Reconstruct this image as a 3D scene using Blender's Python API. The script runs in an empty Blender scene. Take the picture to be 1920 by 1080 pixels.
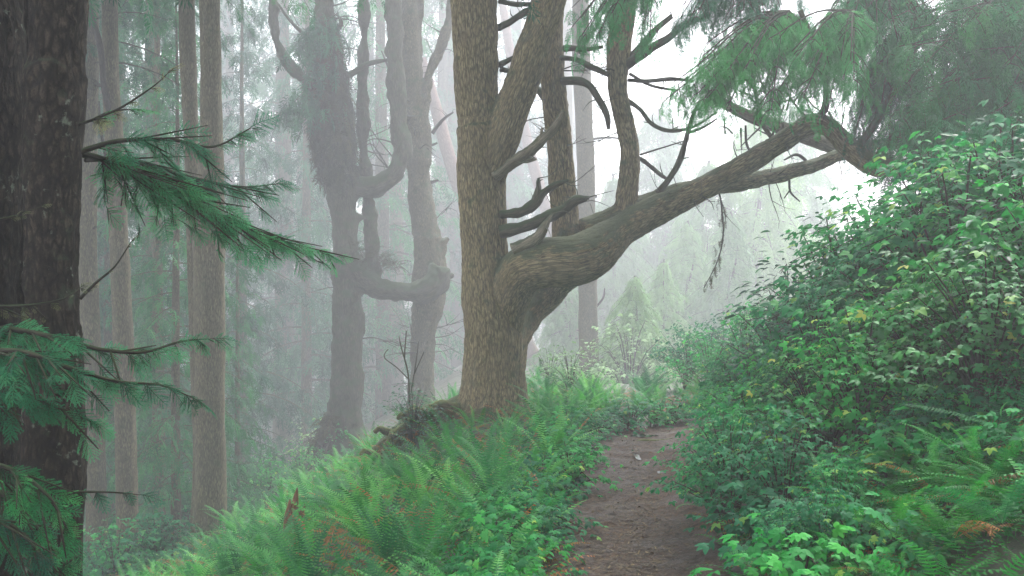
import bpy, math, random
import numpy as np
from mathutils import Vector

# ------------------------------------------------------------------ camera, sky, sun, exposure
scn = bpy.context.scene
COL = scn.collection
FPX = 1920.0            # focal length in pixels of the 1920 px wide photograph
EYE = 1.7
cam_data = bpy.data.cameras.new("camera")
cam_data.sensor_width = 36.0
cam_data.lens = 36.0
cam_data.clip_start = 0.05
cam_data.clip_end = 600
cam = bpy.data.objects.new("camera", cam_data)
COL.objects.link(cam)
cam.location = (0, 0, EYE)
cam.rotation_euler = (math.radians(90), 0, 0)
scn.camera = cam

SUN_EL = math.radians(54)
SUN_ROT = math.radians(26)      # to the right of the view, behind the trees
world = bpy.data.worlds.new("World")
scn.world = world
world.use_nodes = True
wn = world.node_tree
wn.nodes.clear()
sky = wn.nodes.new("ShaderNodeTexSky")
sky.sky_type = 'NISHITA'
sky.sun_disc = False
sky.sun_elevation = SUN_EL
sky.sun_rotation = SUN_ROT
sky.air_density = 1.0
sky.dust_density = 3.0
hs = wn.nodes.new("ShaderNodeHueSaturation")
hs.inputs['Saturation'].default_value = 0.22
bgn = wn.nodes.new("ShaderNodeBackground")
bgn.inputs['Strength'].default_value = 0.15
won = wn.nodes.new("ShaderNodeOutputWorld")
wn.links.new(sky.outputs[0], hs.inputs['Color'])
wn.links.new(hs.outputs[0], bgn.inputs[0])
wn.links.new(bgn.outputs[0], won.inputs[0])

sun_data = bpy.data.lights.new("sun", 'SUN')
sun_data.energy = 1.5
sun_data.angle = math.radians(30)
sun_data.color = (1.0, 0.96, 0.9)
sun = bpy.data.objects.new("sun", sun_data)
COL.objects.link(sun)
sdir = Vector((math.sin(SUN_ROT) * math.cos(SUN_EL), math.cos(SUN_ROT) * math.cos(SUN_EL), math.sin(SUN_EL)))
sun.rotation_euler = (-sdir).to_track_quat('-Z', 'Y').to_euler()

scn.view_settings.view_transform = 'Standard'
scn.view_settings.look = 'None'
scn.view_settings.gamma = 1.0
scn.view_settings.exposure = 2.1
cy = scn.cycles
cy.max_bounces = 6
cy.diffuse_bounces = 3
cy.glossy_bounces = 2
cy.transmission_bounces = 3
cy.volume_bounces = 2
cy.transparent_max_bounces = 4
cy.use_denoising = True
cy.caustics_reflective = False
cy.caustics_refractive = False
cy.sample_clamp_indirect = 4.0

# ------------------------------------------------------------------ helpers
RNG = np.random.default_rng(11)


def far(Y):
    """sketch depth -> metres: what stands in the fog stands well back from the great tree"""
    return np.interp(Y, [0, 14.7, 15, 16.5, 17, 19, 21, 27, 30, 38, 44], [0, 14.7, 17, 19, 24, 30, 33, 50, 60, 85, 110])


def P(px, py, Y):
    Y = float(far(Y))
    return np.array([(px - 960.0) / FPX * Y, Y, EYE + (540.0 - py) / FPX * Y])


def smooth(a, b, x):
    t = np.clip((np.asarray(x, float) - a) / (b - a), 0, 1)
    return t * t * (3 - 2 * t)


def hash3(ix, iy, iz, seed=0):
    h = (ix.astype(np.int64) * 374761393 + iy.astype(np.int64) * 668265263 + iz.astype(np.int64) * 2147483647 + seed * 1274126177) & 0xFFFFFFFF
    h = ((h ^ (h >> 13)) * 1274126177) & 0xFFFFFFFF
    h = (h ^ (h >> 16)) & 0xFFFFFFFF
    h = (h * 2246822519) & 0xFFFFFFFF
    return ((h ^ (h >> 15)) & 0xFFFFFF) / float(0xFFFFFF)


def vnoise(p, seed=0):
    p = np.asarray(p, float)
    i = np.floor(p)
    f = p - i
    f = f * f * (3 - 2 * f)
    i = i.astype(np.int64)
    r = 0
    for dx in (0, 1):
        wx = f[..., 0] if dx else 1 - f[..., 0]
        for dy in (0, 1):
            wy = f[..., 1] if dy else 1 - f[..., 1]
            for dz in (0, 1):
                wz = f[..., 2] if dz else 1 - f[..., 2]
                r = r + wx * wy * wz * hash3(i[..., 0] + dx, i[..., 1] + dy, i[..., 2] + dz, seed)
    return r * 2 - 1


def fbm(p, octv=4, seed=0):
    a, s, r = 1.0, 1.0, 0
    for k in range(octv):
        r = r + a * vnoise(np.asarray(p) * s, seed + k)
        a *= .5
        s *= 2.03
    return r


def path_x(y):
    y = np.asarray(y, float)
    return 0.12 * y + 0.9 * np.maximum(0, y - 11.3) ** 1.6


def path_hw(y):
    return 0.29 + 0.026 * np.clip(np.asarray(y, float), 0, 14)


def ground(x, y):
    x = np.asarray(x, float)
    y = np.asarray(y, float)
    u = -x - 0.7
    left = -0.6 * (np.sqrt(u * u + 0.5) + u) * 0.5
    left = np.maximum(left, -7 + 0 * left) - 1.1 * smooth(15, 33, y) * smooth(1, -3, x)
    xe = 0.12 * y + path_hw(y)
    t = x - xe
    right = 0.50 * (np.sqrt(t * t + 0.12) + t) * 0.5
    right = np.minimum(right, 2.6) * (1 - 0.75 * smooth(9.5, 14.5, y))
    back = -2.0 * smooth(17, 34, y) * smooth(-3, 1, x) - 2.5 * smooth(45, 110, y)
    m = 0.16 * np.exp(-((x + 0.25) / 1.0) ** 2 - ((y - 12.6) / 1.8) ** 2) + 0.22 * np.exp(-((x + 1.1) / .7) ** 2 - ((y - 13.0) / .8) ** 2)
    light_block_hill = 15 * smooth(9, 30, x - np.maximum(0, y - 5) * 1.1) + 11 * smooth(-4, -26, y)  # unseen rises at right and rear, added to block side light on near fog
    z = left + right + back + m + light_block_hill
    off = smooth(0.0, 0.5, np.abs(x - path_x(y)) - path_hw(y))
    n = fbm(np.stack([x * .7, y * .7, 0 * x + 3.3], -1), 4, 5)
    return z + off * 0.07 * n + 0.012 * n


class MB:
    """collects vertices and faces of one mesh"""
    def __init__(self):
        self.v, self.t, self.q, self.tint, self.bark, self.n = [], [], [], [], [], 0

    def add(self, v, tris=None, quads=None, tint=0.5, bark=None):
        v = np.asarray(v, float).reshape(-1, 3)
        if tris is not None and len(tris):
            self.t.append(np.asarray(tris).reshape(-1, 3) + self.n)
        if quads is not None and len(quads):
            self.q.append(np.asarray(quads).reshape(-1, 4) + self.n)
        self.v.append(v)
        self.tint.append(np.broadcast_to(np.asarray(tint, float), (len(v),)))
        self.bark.append(v if bark is None else bark)
        self.n += len(v)

    def mesh(self, name, mat, smooth_shade=False):
        v = np.concatenate(self.v)
        t = np.concatenate(self.t) if self.t else np.zeros((0, 3), int)
        q = np.concatenate(self.q) if self.q else np.zeros((0, 4), int)
        me = bpy.data.meshes.new(name)
        me.vertices.add(len(v))
        me.vertices.foreach_set("co", v.astype(np.float32).ravel())
        nl = len(t) * 3 + len(q) * 4
        me.loops.add(nl)
        me.loops.foreach_set("vertex_index", np.concatenate([t.ravel(), q.ravel()]).astype(np.int32))
        me.polygons.add(len(t) + len(q))
        st = np.concatenate([np.arange(len(t)) * 3, len(t) * 3 + np.arange(len(q)) * 4]).astype(np.int32)
        me.polygons.foreach_set("loop_start", st)
        me.update(calc_edges=True)
        if smooth_shade:
            me.polygons.foreach_set("use_smooth", np.ones(len(me.polygons), bool))
        a = me.attributes.new("tint", 'FLOAT', 'POINT')
        a.data.foreach_set("value", np.concatenate(self.tint).astype(np.float32))
        b = me.attributes.new("bark", 'FLOAT_VECTOR', 'POINT')
        b.data.foreach_set("vector", np.concatenate(self.bark).astype(np.float32).ravel())
        me.materials.append(mat)
        me.validate()
        return me

    def obj(self, name, mat, parent=None, smooth_shade=False):
        return link(name, self.mesh(name, mat, smooth_shade), parent)


def link(name, me, parent=None):
    o = bpy.data.objects.new(name, me)
    COL.objects.link(o)
    if parent is not None:
        o.parent = parent
        o.matrix_parent_inverse = parent.matrix_basis.inverted()
    return o


def tag(o, label, cat, group=None):
    o['label'] = label
    o['category'] = cat
    if group:
        o['group'] = group
    return o


def empty(name, loc, label, cat, group=None):
    o = bpy.data.objects.new(name, None)
    COL.objects.link(o)
    o.location = [float(c) for c in loc]
    o.empty_display_size = 0.3
    return tag(o, label, cat, group)


def structure(o, kind='structure', label=None):
    o['kind'] = kind
    if label:
        o['label'] = label
    return o


def nrm(v):
    v = np.asarray(v, float)
    return v / np.maximum(np.linalg.norm(v, axis=-1, keepdims=True), 1e-9)


def resample(pts, step):
    """Catmull-Rom through rows of any width, roughly step apart"""
    p = np.asarray(pts, float)
    if len(p) < 3:
        n = max(2, int(np.linalg.norm(p[-1, :3] - p[0, :3]) / step) + 1)
        t = np.linspace(0, 1, n)[:, None]
        return p[0] * (1 - t) + p[-1] * t
    e = np.vstack([2 * p[0] - p[1], p, 2 * p[-1] - p[-2]])
    out = []
    for i in range(1, len(e) - 2):
        n = max(1, int(np.linalg.norm(e[i + 1, :3] - e[i, :3]) / step))
        t = (np.arange(n) / n)[:, None]
        a, b, c, d = e[i - 1], e[i], e[i + 1], e[i + 2]
        out.append(0.5 * ((2 * b) + (-a + c) * t + (2 * a - 5 * b + 4 * c - d) * t ** 2 + (-a + 3 * b - 3 * c + d) * t ** 3))
    out.append(e[-2][None])
    return np.vstack(out)


def frames(c):
    T = nrm(np.gradient(c, axis=0))
    U = np.zeros_like(T)
    a = np.array([1., 0, 0]) if abs(T[0, 0]) < .8 else np.array([0, 1., 0])
    u = nrm(a - T[0] * a.dot(T[0]))
    for i in range(len(T)):
        u = nrm(u - T[i] * u.dot(T[i]))
        U[i] = u
    return T, U, np.cross(T, U)


def tube(mb, pts, sides=8, step=0.1, rough=0.0, tint=0.5, seed=0, cap=True):
    """pts rows x,y,z,r"""
    r = resample(pts, step)
    c, rad = r[:, :3], np.maximum(r[:, 3], 0.0008)
    if len(c) < 2:
        return
    T, U, V = frames(c)
    L = np.concatenate([[0], np.cumsum(np.linalg.norm(np.diff(c, axis=0), axis=1))])
    th = np.arange(sides) / sides * 2 * np.pi
    d = U[:, None] * np.cos(th)[None, :, None] + V[:, None] * np.sin(th)[None, :, None]
    bk = np.stack([rad[:, None] * np.cos(th), rad[:, None] * np.sin(th), np.repeat(L[:, None], sides, 1)], -1)
    rr = rad[:, None] + np.zeros(sides)
    if rough:
        f = 1.0 / max(0.02, rad.max())
        q = bk * np.array([f * 2.2, f * 2.2, f * 0.5]) + seed * 7.7
        rr = rr * (1 + rough * fbm(q, 3, seed))
    v = c[:, None] + d * rr[..., None]
    n = len(c)
    i = np.arange(n - 1)[:, None] * sides
    j = np.arange(sides)[None]
    k = (j + 1) % sides
    quads = np.stack([i + j, i + k, i + sides + k, i + sides + j], -1).reshape(-1, 4)
    vv = v.reshape(-1, 3)
    bb = bk.reshape(-1, 3) + seed * 3.1
    tris = []
    if cap:
        vv = np.vstack([vv, c[:1], c[-1:]])
        bb = np.vstack([bb, bb[:1], bb[-1:]])
        b = (n - 1) * sides
        for m in range(sides):
            tris.append([n * sides, (m + 1) % sides, m])
            tris.append([n * sides + 1, b + m, b + (m + 1) % sides])
    mb.add(vv, tris, quads, tint, bb)


def pix(rows, dr=None):
    """rows px,py,Y,r_px -> x,y,z,r"""
    return np.array([[*P(a, b, Y), r * far(Y) / FPX] for a, b, Y, r in rows])


def organic(name, paths, mat, voxel, amp=0.012, freq=30.0, parent=None, seed=0, smooth_it=6, stretch=0.16, flake=0.0, lump=1.6):
    """tubes grown into one continuous wooden body, with bark ridges running along every limb"""
    mb = MB()
    S = []
    for k, p in enumerate(paths):
        tube(mb, p, 18, 0.06, 0.0, seed=0)
        S.append(resample(p, 0.04))
    tmp = mb.obj("tmp", mat)
    m = tmp.modifiers.new("r", 'REMESH')
    m.mode = 'VOXEL'
    m.voxel_size = voxel
    s = tmp.modifiers.new("s", 'SMOOTH')
    s.iterations = smooth_it
    s.factor = 0.6
    dg = bpy.context.evaluated_depsgraph_get()
    ev = tmp.evaluated_get(dg)
    me = bpy.data.meshes.new_from_object(ev)
    bpy.data.objects.remove(tmp)
    n = len(me.vertices)
    co = np.empty(n * 3, np.float32)
    me.vertices.foreach_get("co", co)
    co = co.reshape(-1, 3).astype(float)
    no = np.empty(n * 3, np.float32)
    me.vertex_normals.foreach_get("vector", no)
    no = no.reshape(-1, 3).astype(float)
    C, R, TT, UU, VV, LL = [], [], [], [], [], []
    for k, r in enumerate(S):
        T, U, V = frames(r[:, :3])
        C.append(r[:, :3]); R.append(r[:, 3]); TT.append(T); UU.append(U); VV.append(V)
        LL.append(np.concatenate([[0], np.cumsum(np.linalg.norm(np.diff(r[:, :3], axis=0), axis=1))]) + k * 5.3)
    C, R, TT, UU, VV, LL = map(np.concatenate, (C, R, TT, UU, VV, LL))
    bark = np.zeros((n, 3))
    for a in range(0, n, 4000):
        p = co[a:a + 4000]
        d = np.linalg.norm(p[:, None] - C[None], axis=2) - R[None]
        j = d.argmin(1)
        rel = p - C[j]
        bark[a:a + 4000] = np.stack([(rel * UU[j]).sum(1), (rel * VV[j]).sum(1), (rel * TT[j]).sum(1) + LL[j]], 1)
    q = bark * np.array([freq, freq, freq * stretch])
    q = q + 0.7 * fbm(bark * 5.0, 2, seed + 40)[:, None]
    rid = 1 - 2 * np.abs(vnoise(q, seed + 3)) 
    rid2 = 1 - 2 * np.abs(vnoise(q * 2.1 + 9, seed + 4))
    big = fbm(co * 2.3, 3, seed + 9)
    disp = amp * (0.7 * rid + 0.35 * rid2) + amp * lump * big
    if flake:
        fl = np.floor(3 * (vnoise(bark * np.array([14, 14, 9.]), seed + 20) + 0.5 * vnoise(bark * np.array([34, 34, 22.]), seed + 21))) / 3
        disp = disp + flake * fl
    co = co + no * disp[:, None]
    me.vertices.foreach_set("co", co.astype(np.float32).ravel())
    b = me.attributes.new("bark", 'FLOAT_VECTOR', 'POINT')
    b.data.foreach_set("vector", bark.astype(np.float32).ravel())
    rg = me.attributes.new("tint", 'FLOAT', 'POINT')
    rg.data.foreach_set("value", (0.5 + 0 * rid).astype(np.float32))
    me.materials.clear()
    me.materials.append(mat)
    me.polygons.foreach_set("use_smooth", np.ones(len(me.polygons), bool))
    me.update()
    me.name = name
    return link(name, me, parent)


# ------------------------------------------------------------------ materials
def new_mat(name):
    m = bpy.data.materials.new(name)
    m.use_nodes = True
    nt = m.node_tree
    nt.nodes.clear()
    out = nt.nodes.new("ShaderNodeOutputMaterial")
    return m, nt, out


def nd(nt, typ, **kw):
    n = nt.nodes.new(typ)
    for k, v in kw.items():
        if k in n.inputs:
            n.inputs[k].default_value = v
        else:
            setattr(n, k, v)
    return n


def ramp(nt, fac, stops):
    r = nt.nodes.new("ShaderNodeValToRGB")
    e = r.color_ramp.elements
    while len(e) > 1:
        e.remove(e[-1])
    e[0].position = stops[0][0]
    e[0].color = (*stops[0][1], 1)
    for p, c in stops[1:]:
        x = e.new(p)
        x.color = (*c, 1)
    nt.links.new(fac, r.inputs[0])
    return r.outputs[0]


def math_n(nt, op, a, b=None):
    n = nt.nodes.new("ShaderNodeMath")
    n.operation = op
    for i, x in enumerate((a, b)):
        if x is None:
            continue
        if isinstance(x, (int, float)):
            n.inputs[i].default_value = x
        else:
            nt.links.new(x, n.inputs[i])
    return n.outputs[0]


def mixc(nt, fac, a, b):
    n = nt.nodes.new("ShaderNodeMix")
    n.data_type = 'RGBA'
    for s, x in ((0, fac), (6, a), (7, b)):
        if isinstance(x, (int, float)):
            n.inputs[s].default_value = x
        elif isinstance(x, tuple):
            n.inputs[s].default_value = (*x, 1)
        else:
            nt.links.new(x, n.inputs[s])
    return n.outputs[2]


def geo_pos(nt):
    return nt.nodes.new("ShaderNodeNewGeometry").outputs['Position']


def bark_mat(name, dark, mid, light, moss=0.3, mosscol=(0.035, 0.06, 0.02), lichen=0.0, freq=30, stretch=0.16, bump=0.6, upmoss=0.5, rust=0.0):
    m, nt, out = new_mat(name)
    L = nt.links
    at = nd(nt, "ShaderNodeAttribute", attribute_name="bark")
    mp = nd(nt, "ShaderNodeMapping")
    mp.inputs['Scale'].default_value = (freq, freq, freq * stretch)
    L.new(at.outputs['Vector'], mp.inputs[0])
    n1 = nd(nt, "ShaderNodeTexNoise", Scale=1.0, Detail=5.0, Roughness=0.65, Distortion=0.4)
    L.new(mp.outputs[0], n1.inputs['Vector'])
    n2 = nd(nt, "ShaderNodeTexNoise", Scale=2.6, Detail=4.0, Roughness=0.7)
    L.new(mp.outputs[0], n2.inputs['Vector'])
    geo = nd(nt, "ShaderNodeNewGeometry")
    big = nd(nt, "ShaderNodeTexNoise", Scale=2.2, Detail=5.0, Roughness=0.6)
    L.new(geo.outputs['Position'], big.inputs['Vector'])
    vo1 = nd(nt, "ShaderNodeTexVoronoi", feature='DISTANCE_TO_EDGE', Scale=1.0)
    wob = nd(nt, "ShaderNodeMix")
    wob.data_type = 'VECTOR'
    wob.inputs[0].default_value = 0.35
    L.new(mp.outputs[0], wob.inputs[4])
    sc2 = nd(nt, "ShaderNodeVectorMath", operation='SCALE')
    sc2.inputs['Scale'].default_value = 3.0
    L.new(n1.outputs['Color'], sc2.inputs[0])
    ad = nd(nt, "ShaderNodeVectorMath", operation='ADD')
    L.new(mp.outputs[0], ad.inputs[0])
    L.new(sc2.outputs[0], ad.inputs[1])
    L.new(ad.outputs[0], wob.inputs[5])
    L.new(wob.outputs[1], vo1.inputs['Vector'])
    plate = ramp(nt, vo1.outputs['Distance'], [(0.0, (0, 0, 0)), (0.22, (1, 1, 1))])
    n3 = nd(nt, "ShaderNodeTexNoise", Scale=120.0, Detail=2.0, Roughness=0.6)
    L.new(geo_pos(nt), n3.inputs['Vector'])
    s = math_n(nt, 'ADD', math_n(nt, 'MULTIPLY', n1.outputs[0], 0.42), math_n(nt, 'MULTIPLY', n2.outputs[0], 0.30))
    s = math_n(nt, 'ADD', s, math_n(nt, 'MULTIPLY', n3.outputs[0], 0.14))
    s = math_n(nt, 'ADD', s, math_n(nt, 'MULTIPLY', plate, 0.14))
    c = ramp(nt, s, [(0.38, dark), (0.53, mid), (0.68, light)])
    # slow drift of tone over the trunk
    c = mixc(nt, ramp(nt, big.outputs[0], [(0.35, (0, 0, 0)), (0.7, (.55, .55, .55))]), c, tuple(x * 0.6 for x in mid))
    if rust:
        vr = nd(nt, "ShaderNodeTexNoise", Scale=9.0, Detail=2.0)
        L.new(geo.outputs['Position'], vr.inputs['Vector'])
        c = mixc(nt, ramp(nt, vr.outputs[0], [(0.66 - rust * .1, (0, 0, 0)), (0.72 - rust * .1, (.8, .8, .8))]), c, (0.16, 0.06, 0.03))
    # moss
    sep = nd(nt, "ShaderNodeSeparateXYZ")
    L.new(geo.outputs['Normal'], sep.inputs[0])
    up = math_n(nt, 'MULTIPLY', sep.outputs[2], upmoss)
    mn = nd(nt, "ShaderNodeTexNoise", Scale=4.5, Detail=6.0, Roughness=0.7)
    L.new(geo.outputs['Position'], mn.inputs['Vector'])
    mf = math_n(nt, 'ADD', mn.outputs[0], up)
    mf = ramp(nt, mf, [(0.72 - moss * 0.5, (0, 0, 0)), (0.86 - moss * 0.4, (.85, .85, .85))])
    c = mixc(nt, mf, c, mosscol)
    if lichen:
        vo = nd(nt, "ShaderNodeTexNoise", Scale=26.0, Detail=3.0, Roughness=0.6)
        L.new(geo.outputs['Position'], vo.inputs['Vector'])
        vp = nd(nt, "ShaderNodeTexNoise", Scale=5.0, Detail=3.0, Roughness=0.6)
        L.new(geo.outputs['Position'], vp.inputs['Vector'])
        vsum = math_n(nt, 'ADD', math_n(nt, 'MULTIPLY', vo.outputs[0], 0.5), math_n(nt, 'MULTIPLY', vp.outputs[0], 0.5))
        lf = ramp(nt, vsum, [(0.64 - lichen * .12, (0, 0, 0)), (0.70 - lichen * .12, (.75, .75, .75))])
        c = mixc(nt, lf, c, (0.24, 0.28, 0.21))
    pb = nd(nt, "ShaderNodeBsdfPrincipled", Roughness=0.85)
    pb.inputs['Specular IOR Level'].default_value = 0.3
    L.new(c, pb.inputs['Base Color'])
    bp = nd(nt, "ShaderNodeBump", Strength=bump, Distance=0.02)
    L.new(s, bp.inputs['Height'])
    L.new(bp.outputs[0], pb.inputs['Normal'])
    L.new(pb.outputs[0], out.inputs[0])
    return m


def leaf_mat(name, stops, rough=0.45, spec=0.5, trans=0.35, vary=0.75):
    """stops: colour ramp over the per-leaf 'tint' attribute"""
    m, nt, out = new_mat(name)
    L = nt.links
    at = nd(nt, "ShaderNodeAttribute", attribute_name="tint")
    oi = nd(nt, "ShaderNodeObjectInfo")
    c = ramp(nt, at.outputs['Fac'], stops)
    hsn = nd(nt, "ShaderNodeHueSaturation")
    hsn.inputs['Hue'].default_value = 0.5
    v = math_n(nt, 'ADD', math_n(nt, 'MULTIPLY', oi.outputs['Random'], vary), 1 - vary * 0.5)
    L.new(v, hsn.inputs['Value'])
    h = math_n(nt, 'ADD', math_n(nt, 'MULTIPLY', oi.outputs['Random'], -0.05), 0.518)
    L.new(h, hsn.inputs['Hue'])
    L.new(c, hsn.inputs['Color'])
    c = hsn.outputs[0]
    pb = nd(nt, "ShaderNodeBsdfPrincipled", Roughness=rough)
    pb.inputs['Specular IOR Level'].default_value = spec
    L.new(c, pb.inputs['Base Color'])
    tr = nd(nt, "ShaderNodeBsdfTranslucent")
    L.new(c, tr.inputs[0])
    mx = nd(nt, "ShaderNodeMixShader")
    mx.inputs[0].default_value = trans
    L.new(pb.outputs[0], mx.inputs[1])
    L.new(tr.outputs[0], mx.inputs[2])
    L.new(mx.outputs[0], out.inputs[0])
    return m


M = {}
M['bark_hero'] = bark_mat("brown_ridged_bark", (0.04, 0.031, 0.015), (0.22, 0.172, 0.086), (0.52, 0.43, 0.25), moss=0.26, freq=36, stretch=0.2, bump=1.0)
M['bark_tree'] = bark_mat("grey_brown_bark", (0.028, 0.026, 0.012), (0.11, 0.096, 0.048), (0.24, 0.215, 0.115), moss=0.3, freq=36, stretch=0.25, bump=0.8)
M['bark_mossy'] = bark_mat("mossy_bark", (0.03, 0.03, 0.018), (0.075, 0.07, 0.04), (0.14, 0.12, 0.075), moss=0.45, freq=30)
M['bark_near'] = bark_mat("flaky_bark", (0.005, 0.004, 0.003), (0.03, 0.022, 0.015), (0.12, 0.095, 0.07), moss=0.22, mosscol=(0.05, 0.075, 0.04), lichen=0.35, freq=30, stretch=0.4, bump=1.0, rust=0.0)
M['bark_pink'] = bark_mat("pale_reddish_bark", (0.14, 0.085, 0.065), (0.25, 0.17, 0.14), (0.36, 0.27, 0.22), moss=0.05, freq=30)
M['deadwood'] = bark_mat("weathered_deadwood", (0.10, 0.085, 0.055), (0.22, 0.19, 0.13), (0.36, 0.32, 0.22), moss=0.12, freq=50, stretch=0.1)
M['twig'] = bark_mat("dark_twig_bark", (0.02, 0.017, 0.012), (0.05, 0.04, 0.03), (0.10, 0.085, 0.06), moss=0.2, freq=60)
M['rootwood'] = bark_mat("mossy_root_bark", (0.03, 0.024, 0.013), (0.13, 0.10, 0.05), (0.28, 0.22, 0.12), moss=0.5, mosscol=(0.09, 0.12, 0.03), freq=30, upmoss=0.3)

G = lambda *s: [(p, c) for p, c in s]
M['needle'] = leaf_mat("conifer_needles", G((0, (0.006, 0.06, 0.03)), (0.5, (0.016, 0.13, 0.06)), (0.93, (0.04, 0.22, 0.085)), (0.97, (0.28, 0.11, 0.03))), 0.6, 0.3)
M['needle_bright'] = leaf_mat("fresh_conifer_needles", G((0, (0.010, 0.15, 0.055)), (0.6, (0.04, 0.33, 0.11)), (0.965, (0.07, 0.36, 0.13)), (0.985, (0.5, 0.17, 0.03))), 0.6, 0.25)
M['needle_near'] = leaf_mat("soft_green_needles", G((0, (0.012, 0.15, 0.075)), (0.5, (0.04, 0.32, 0.15)), (1, (0.12, 0.50, 0.22))), 0.6, 0.25, 0.45)
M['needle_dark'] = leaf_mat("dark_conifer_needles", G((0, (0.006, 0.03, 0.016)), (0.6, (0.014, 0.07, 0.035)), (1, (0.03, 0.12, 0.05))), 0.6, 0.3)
M['shag'] = leaf_mat("brown_green_moss", G((0, (0.025, 0.028, 0.014)), (0.6, (0.05, 0.055, 0.022)), (1, (0.09, 0.085, 0.03))), 0.8, 0.2)
M['lichen'] = leaf_mat("pale_yellow_lichen", G((0, (0.16, 0.19, 0.08)), (1, (0.34, 0.36, 0.18))), 0.8, 0.2)
M['fern'] = leaf_mat("sword_fern", G((0, (0.008, 0.11, 0.03)), (0.45, (0.03, 0.27, 0.06)), (0.84, (0.10, 0.42, 0.09)), (0.88, (0.20, 0.13, 0.035)), (1, (0.36, 0.19, 0.05))), 0.55, 0.3, 0.42)
M['leaf'] = leaf_mat("shrub_leaf", G((0, (0.006, 0.11, 0.04)), (0.6, (0.02, 0.27, 0.085)), (0.93, (0.06, 0.42, 0.12)), (0.97, (0.26, 0.52, 0.09))), 0.55, 0.22, 0.45)
M['leaf_warm'] = leaf_mat("yellow_green_shrub_leaf", G((0, (0.012, 0.12, 0.03)), (0.6, (0.04, 0.28, 0.07)), (0.93, (0.11, 0.42, 0.09)), (0.97, (0.4, 0.5, 0.08))), 0.5, 0.35, 0.42)
M['leaf_dark'] = leaf_mat("dark_glossy_leaf", G((0, (0.006, 0.05, 0.024)), (0.6, (0.014, 0.11, 0.05)), (1, (0.03, 0.19, 0.07))), 0.45, 0.4, 0.3)
M['leaf_pale'] = leaf_mat("pale_green_leaf", G((0, (0.10, 0.26, 0.09)), (1, (0.26, 0.48, 0.18))), 0.5, 0.4, 0.35)


def soil_mat(name, cols, scale, bump, rough=0.85):
    m, nt, out = new_mat(name)
    L = nt.links
    geo = nd(nt, "ShaderNodeNewGeometry")
    a = nd(nt, "ShaderNodeTexNoise", Scale=scale, Detail=8.0, Roughness=0.75)
    L.new(geo.outputs['Position'], a.inputs['Vector'])
    b = nd(nt, "ShaderNodeTexNoise", Scale=1.6, Detail=4.0, Roughness=0.6)
    L.new(geo.outputs['Position'], b.inputs['Vector'])
    s = math_n(nt, 'ADD', math_n(nt, 'MULTIPLY', a.outputs[0], 0.65), math_n(nt, 'MULTIPLY', b.outputs[0], 0.35))
    c = ramp(nt, s, [(0.36, cols[0]), (0.5, cols[1]), (0.64, cols[2])])
    pb = nd(nt, "ShaderNodeBsdfPrincipled")
    L.new(c, pb.inputs['Base Color'])
    L.new(ramp(nt, b.outputs[0], [(0.4, (rough - .3,) * 3), (0.6, (rough,) * 3)]), pb.inputs['Roughness'])
    bp = nd(nt, "ShaderNodeBump", Strength=bump, Distance=0.03)
    L.new(a.outputs[0], bp.inputs['Height'])
    L.new(bp.outputs[0], pb.inputs['Normal'])
    L.new(pb.outputs[0], out.inputs[0])
    return m


M['soil'] = soil_mat("forest_floor", ((0.012, 0.014, 0.008), (0.03, 0.035, 0.015), (0.06, 0.055, 0.025)), 14, 0.8)
M['path'] = soil_mat("trail_dirt", ((0.010, 0.005, 0.0025), (0.048, 0.024, 0.009), (0.135, 0.072, 0.028)), 30, 1.0)

# ------------------------------------------------------------------ foliage templates (x forward, y side, z up)
def blade(p, d, side, L, w):
    """one pointed blade: two triangles"""
    p, d, side = np.asarray(p), np.asarray(d), np.asarray(side)
    return [p, p + d * L * .45 + side * w * .5, p + d * L, p + d * L * .45 - side * w * .5]


def build_blades(bl):
    v = np.array(bl).reshape(-1, 3)
    n = len(bl)
    i = np.arange(n)[:, None] * 4
    return v, np.concatenate([i + [0, 1, 2], i + [0, 2, 3]])


def spray_template(seed, ntw=9, nbl=4, bl=0.14, bw=0.032, droop=0.35, one_tri=False):
    """a flat drooping conifer spray one unit long"""
    r = np.random.default_rng(seed)
    out = []
    def axis(t):
        return np.array([t, 0.05 * math.sin(t * 3 + seed), -droop * t * t])
    for k in range(ntw):
        t = 0.08 + 0.9 * k / ntw
        for s in (-1, 1):
            b = axis(t)
            l = (0.42 * (1 - t) + 0.12) * r.uniform(.75, 1.2)
            a = math.radians(r.uniform(38, 58))
            d = nrm([math.cos(a), s * math.sin(a), -0.2 - droop * t * r.uniform(.6, 1.6)])
            for j in range(nbl):
                q = b + d * l * (j + .3) / nbl + np.array([0, 0, -0.12 * (j / nbl) ** 2 * l])
                for s2 in ((-1, 1) if j < nbl - 1 else (0,)):
                    e = nrm(d + np.array([0, 0, -.15]) + s2 * 0.65 * np.array([-d[1], d[0], 0]) + r.normal(0, .12, 3))
                    sd = nrm(np.cross(e, [0, 0, 1]) + r.normal(0, .35, 3))
                    out.append(blade(q, e, sd, bl * r.uniform(.7, 1.25), bw))
    for t in np.linspace(.2, 1, 5):
        out.append(blade(axis(t - .1), nrm([1, 0, -droop * 2 * t]), nrm([0, 1, .3]), bl * 1.4, bw))
    return build_blades(out)


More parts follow.
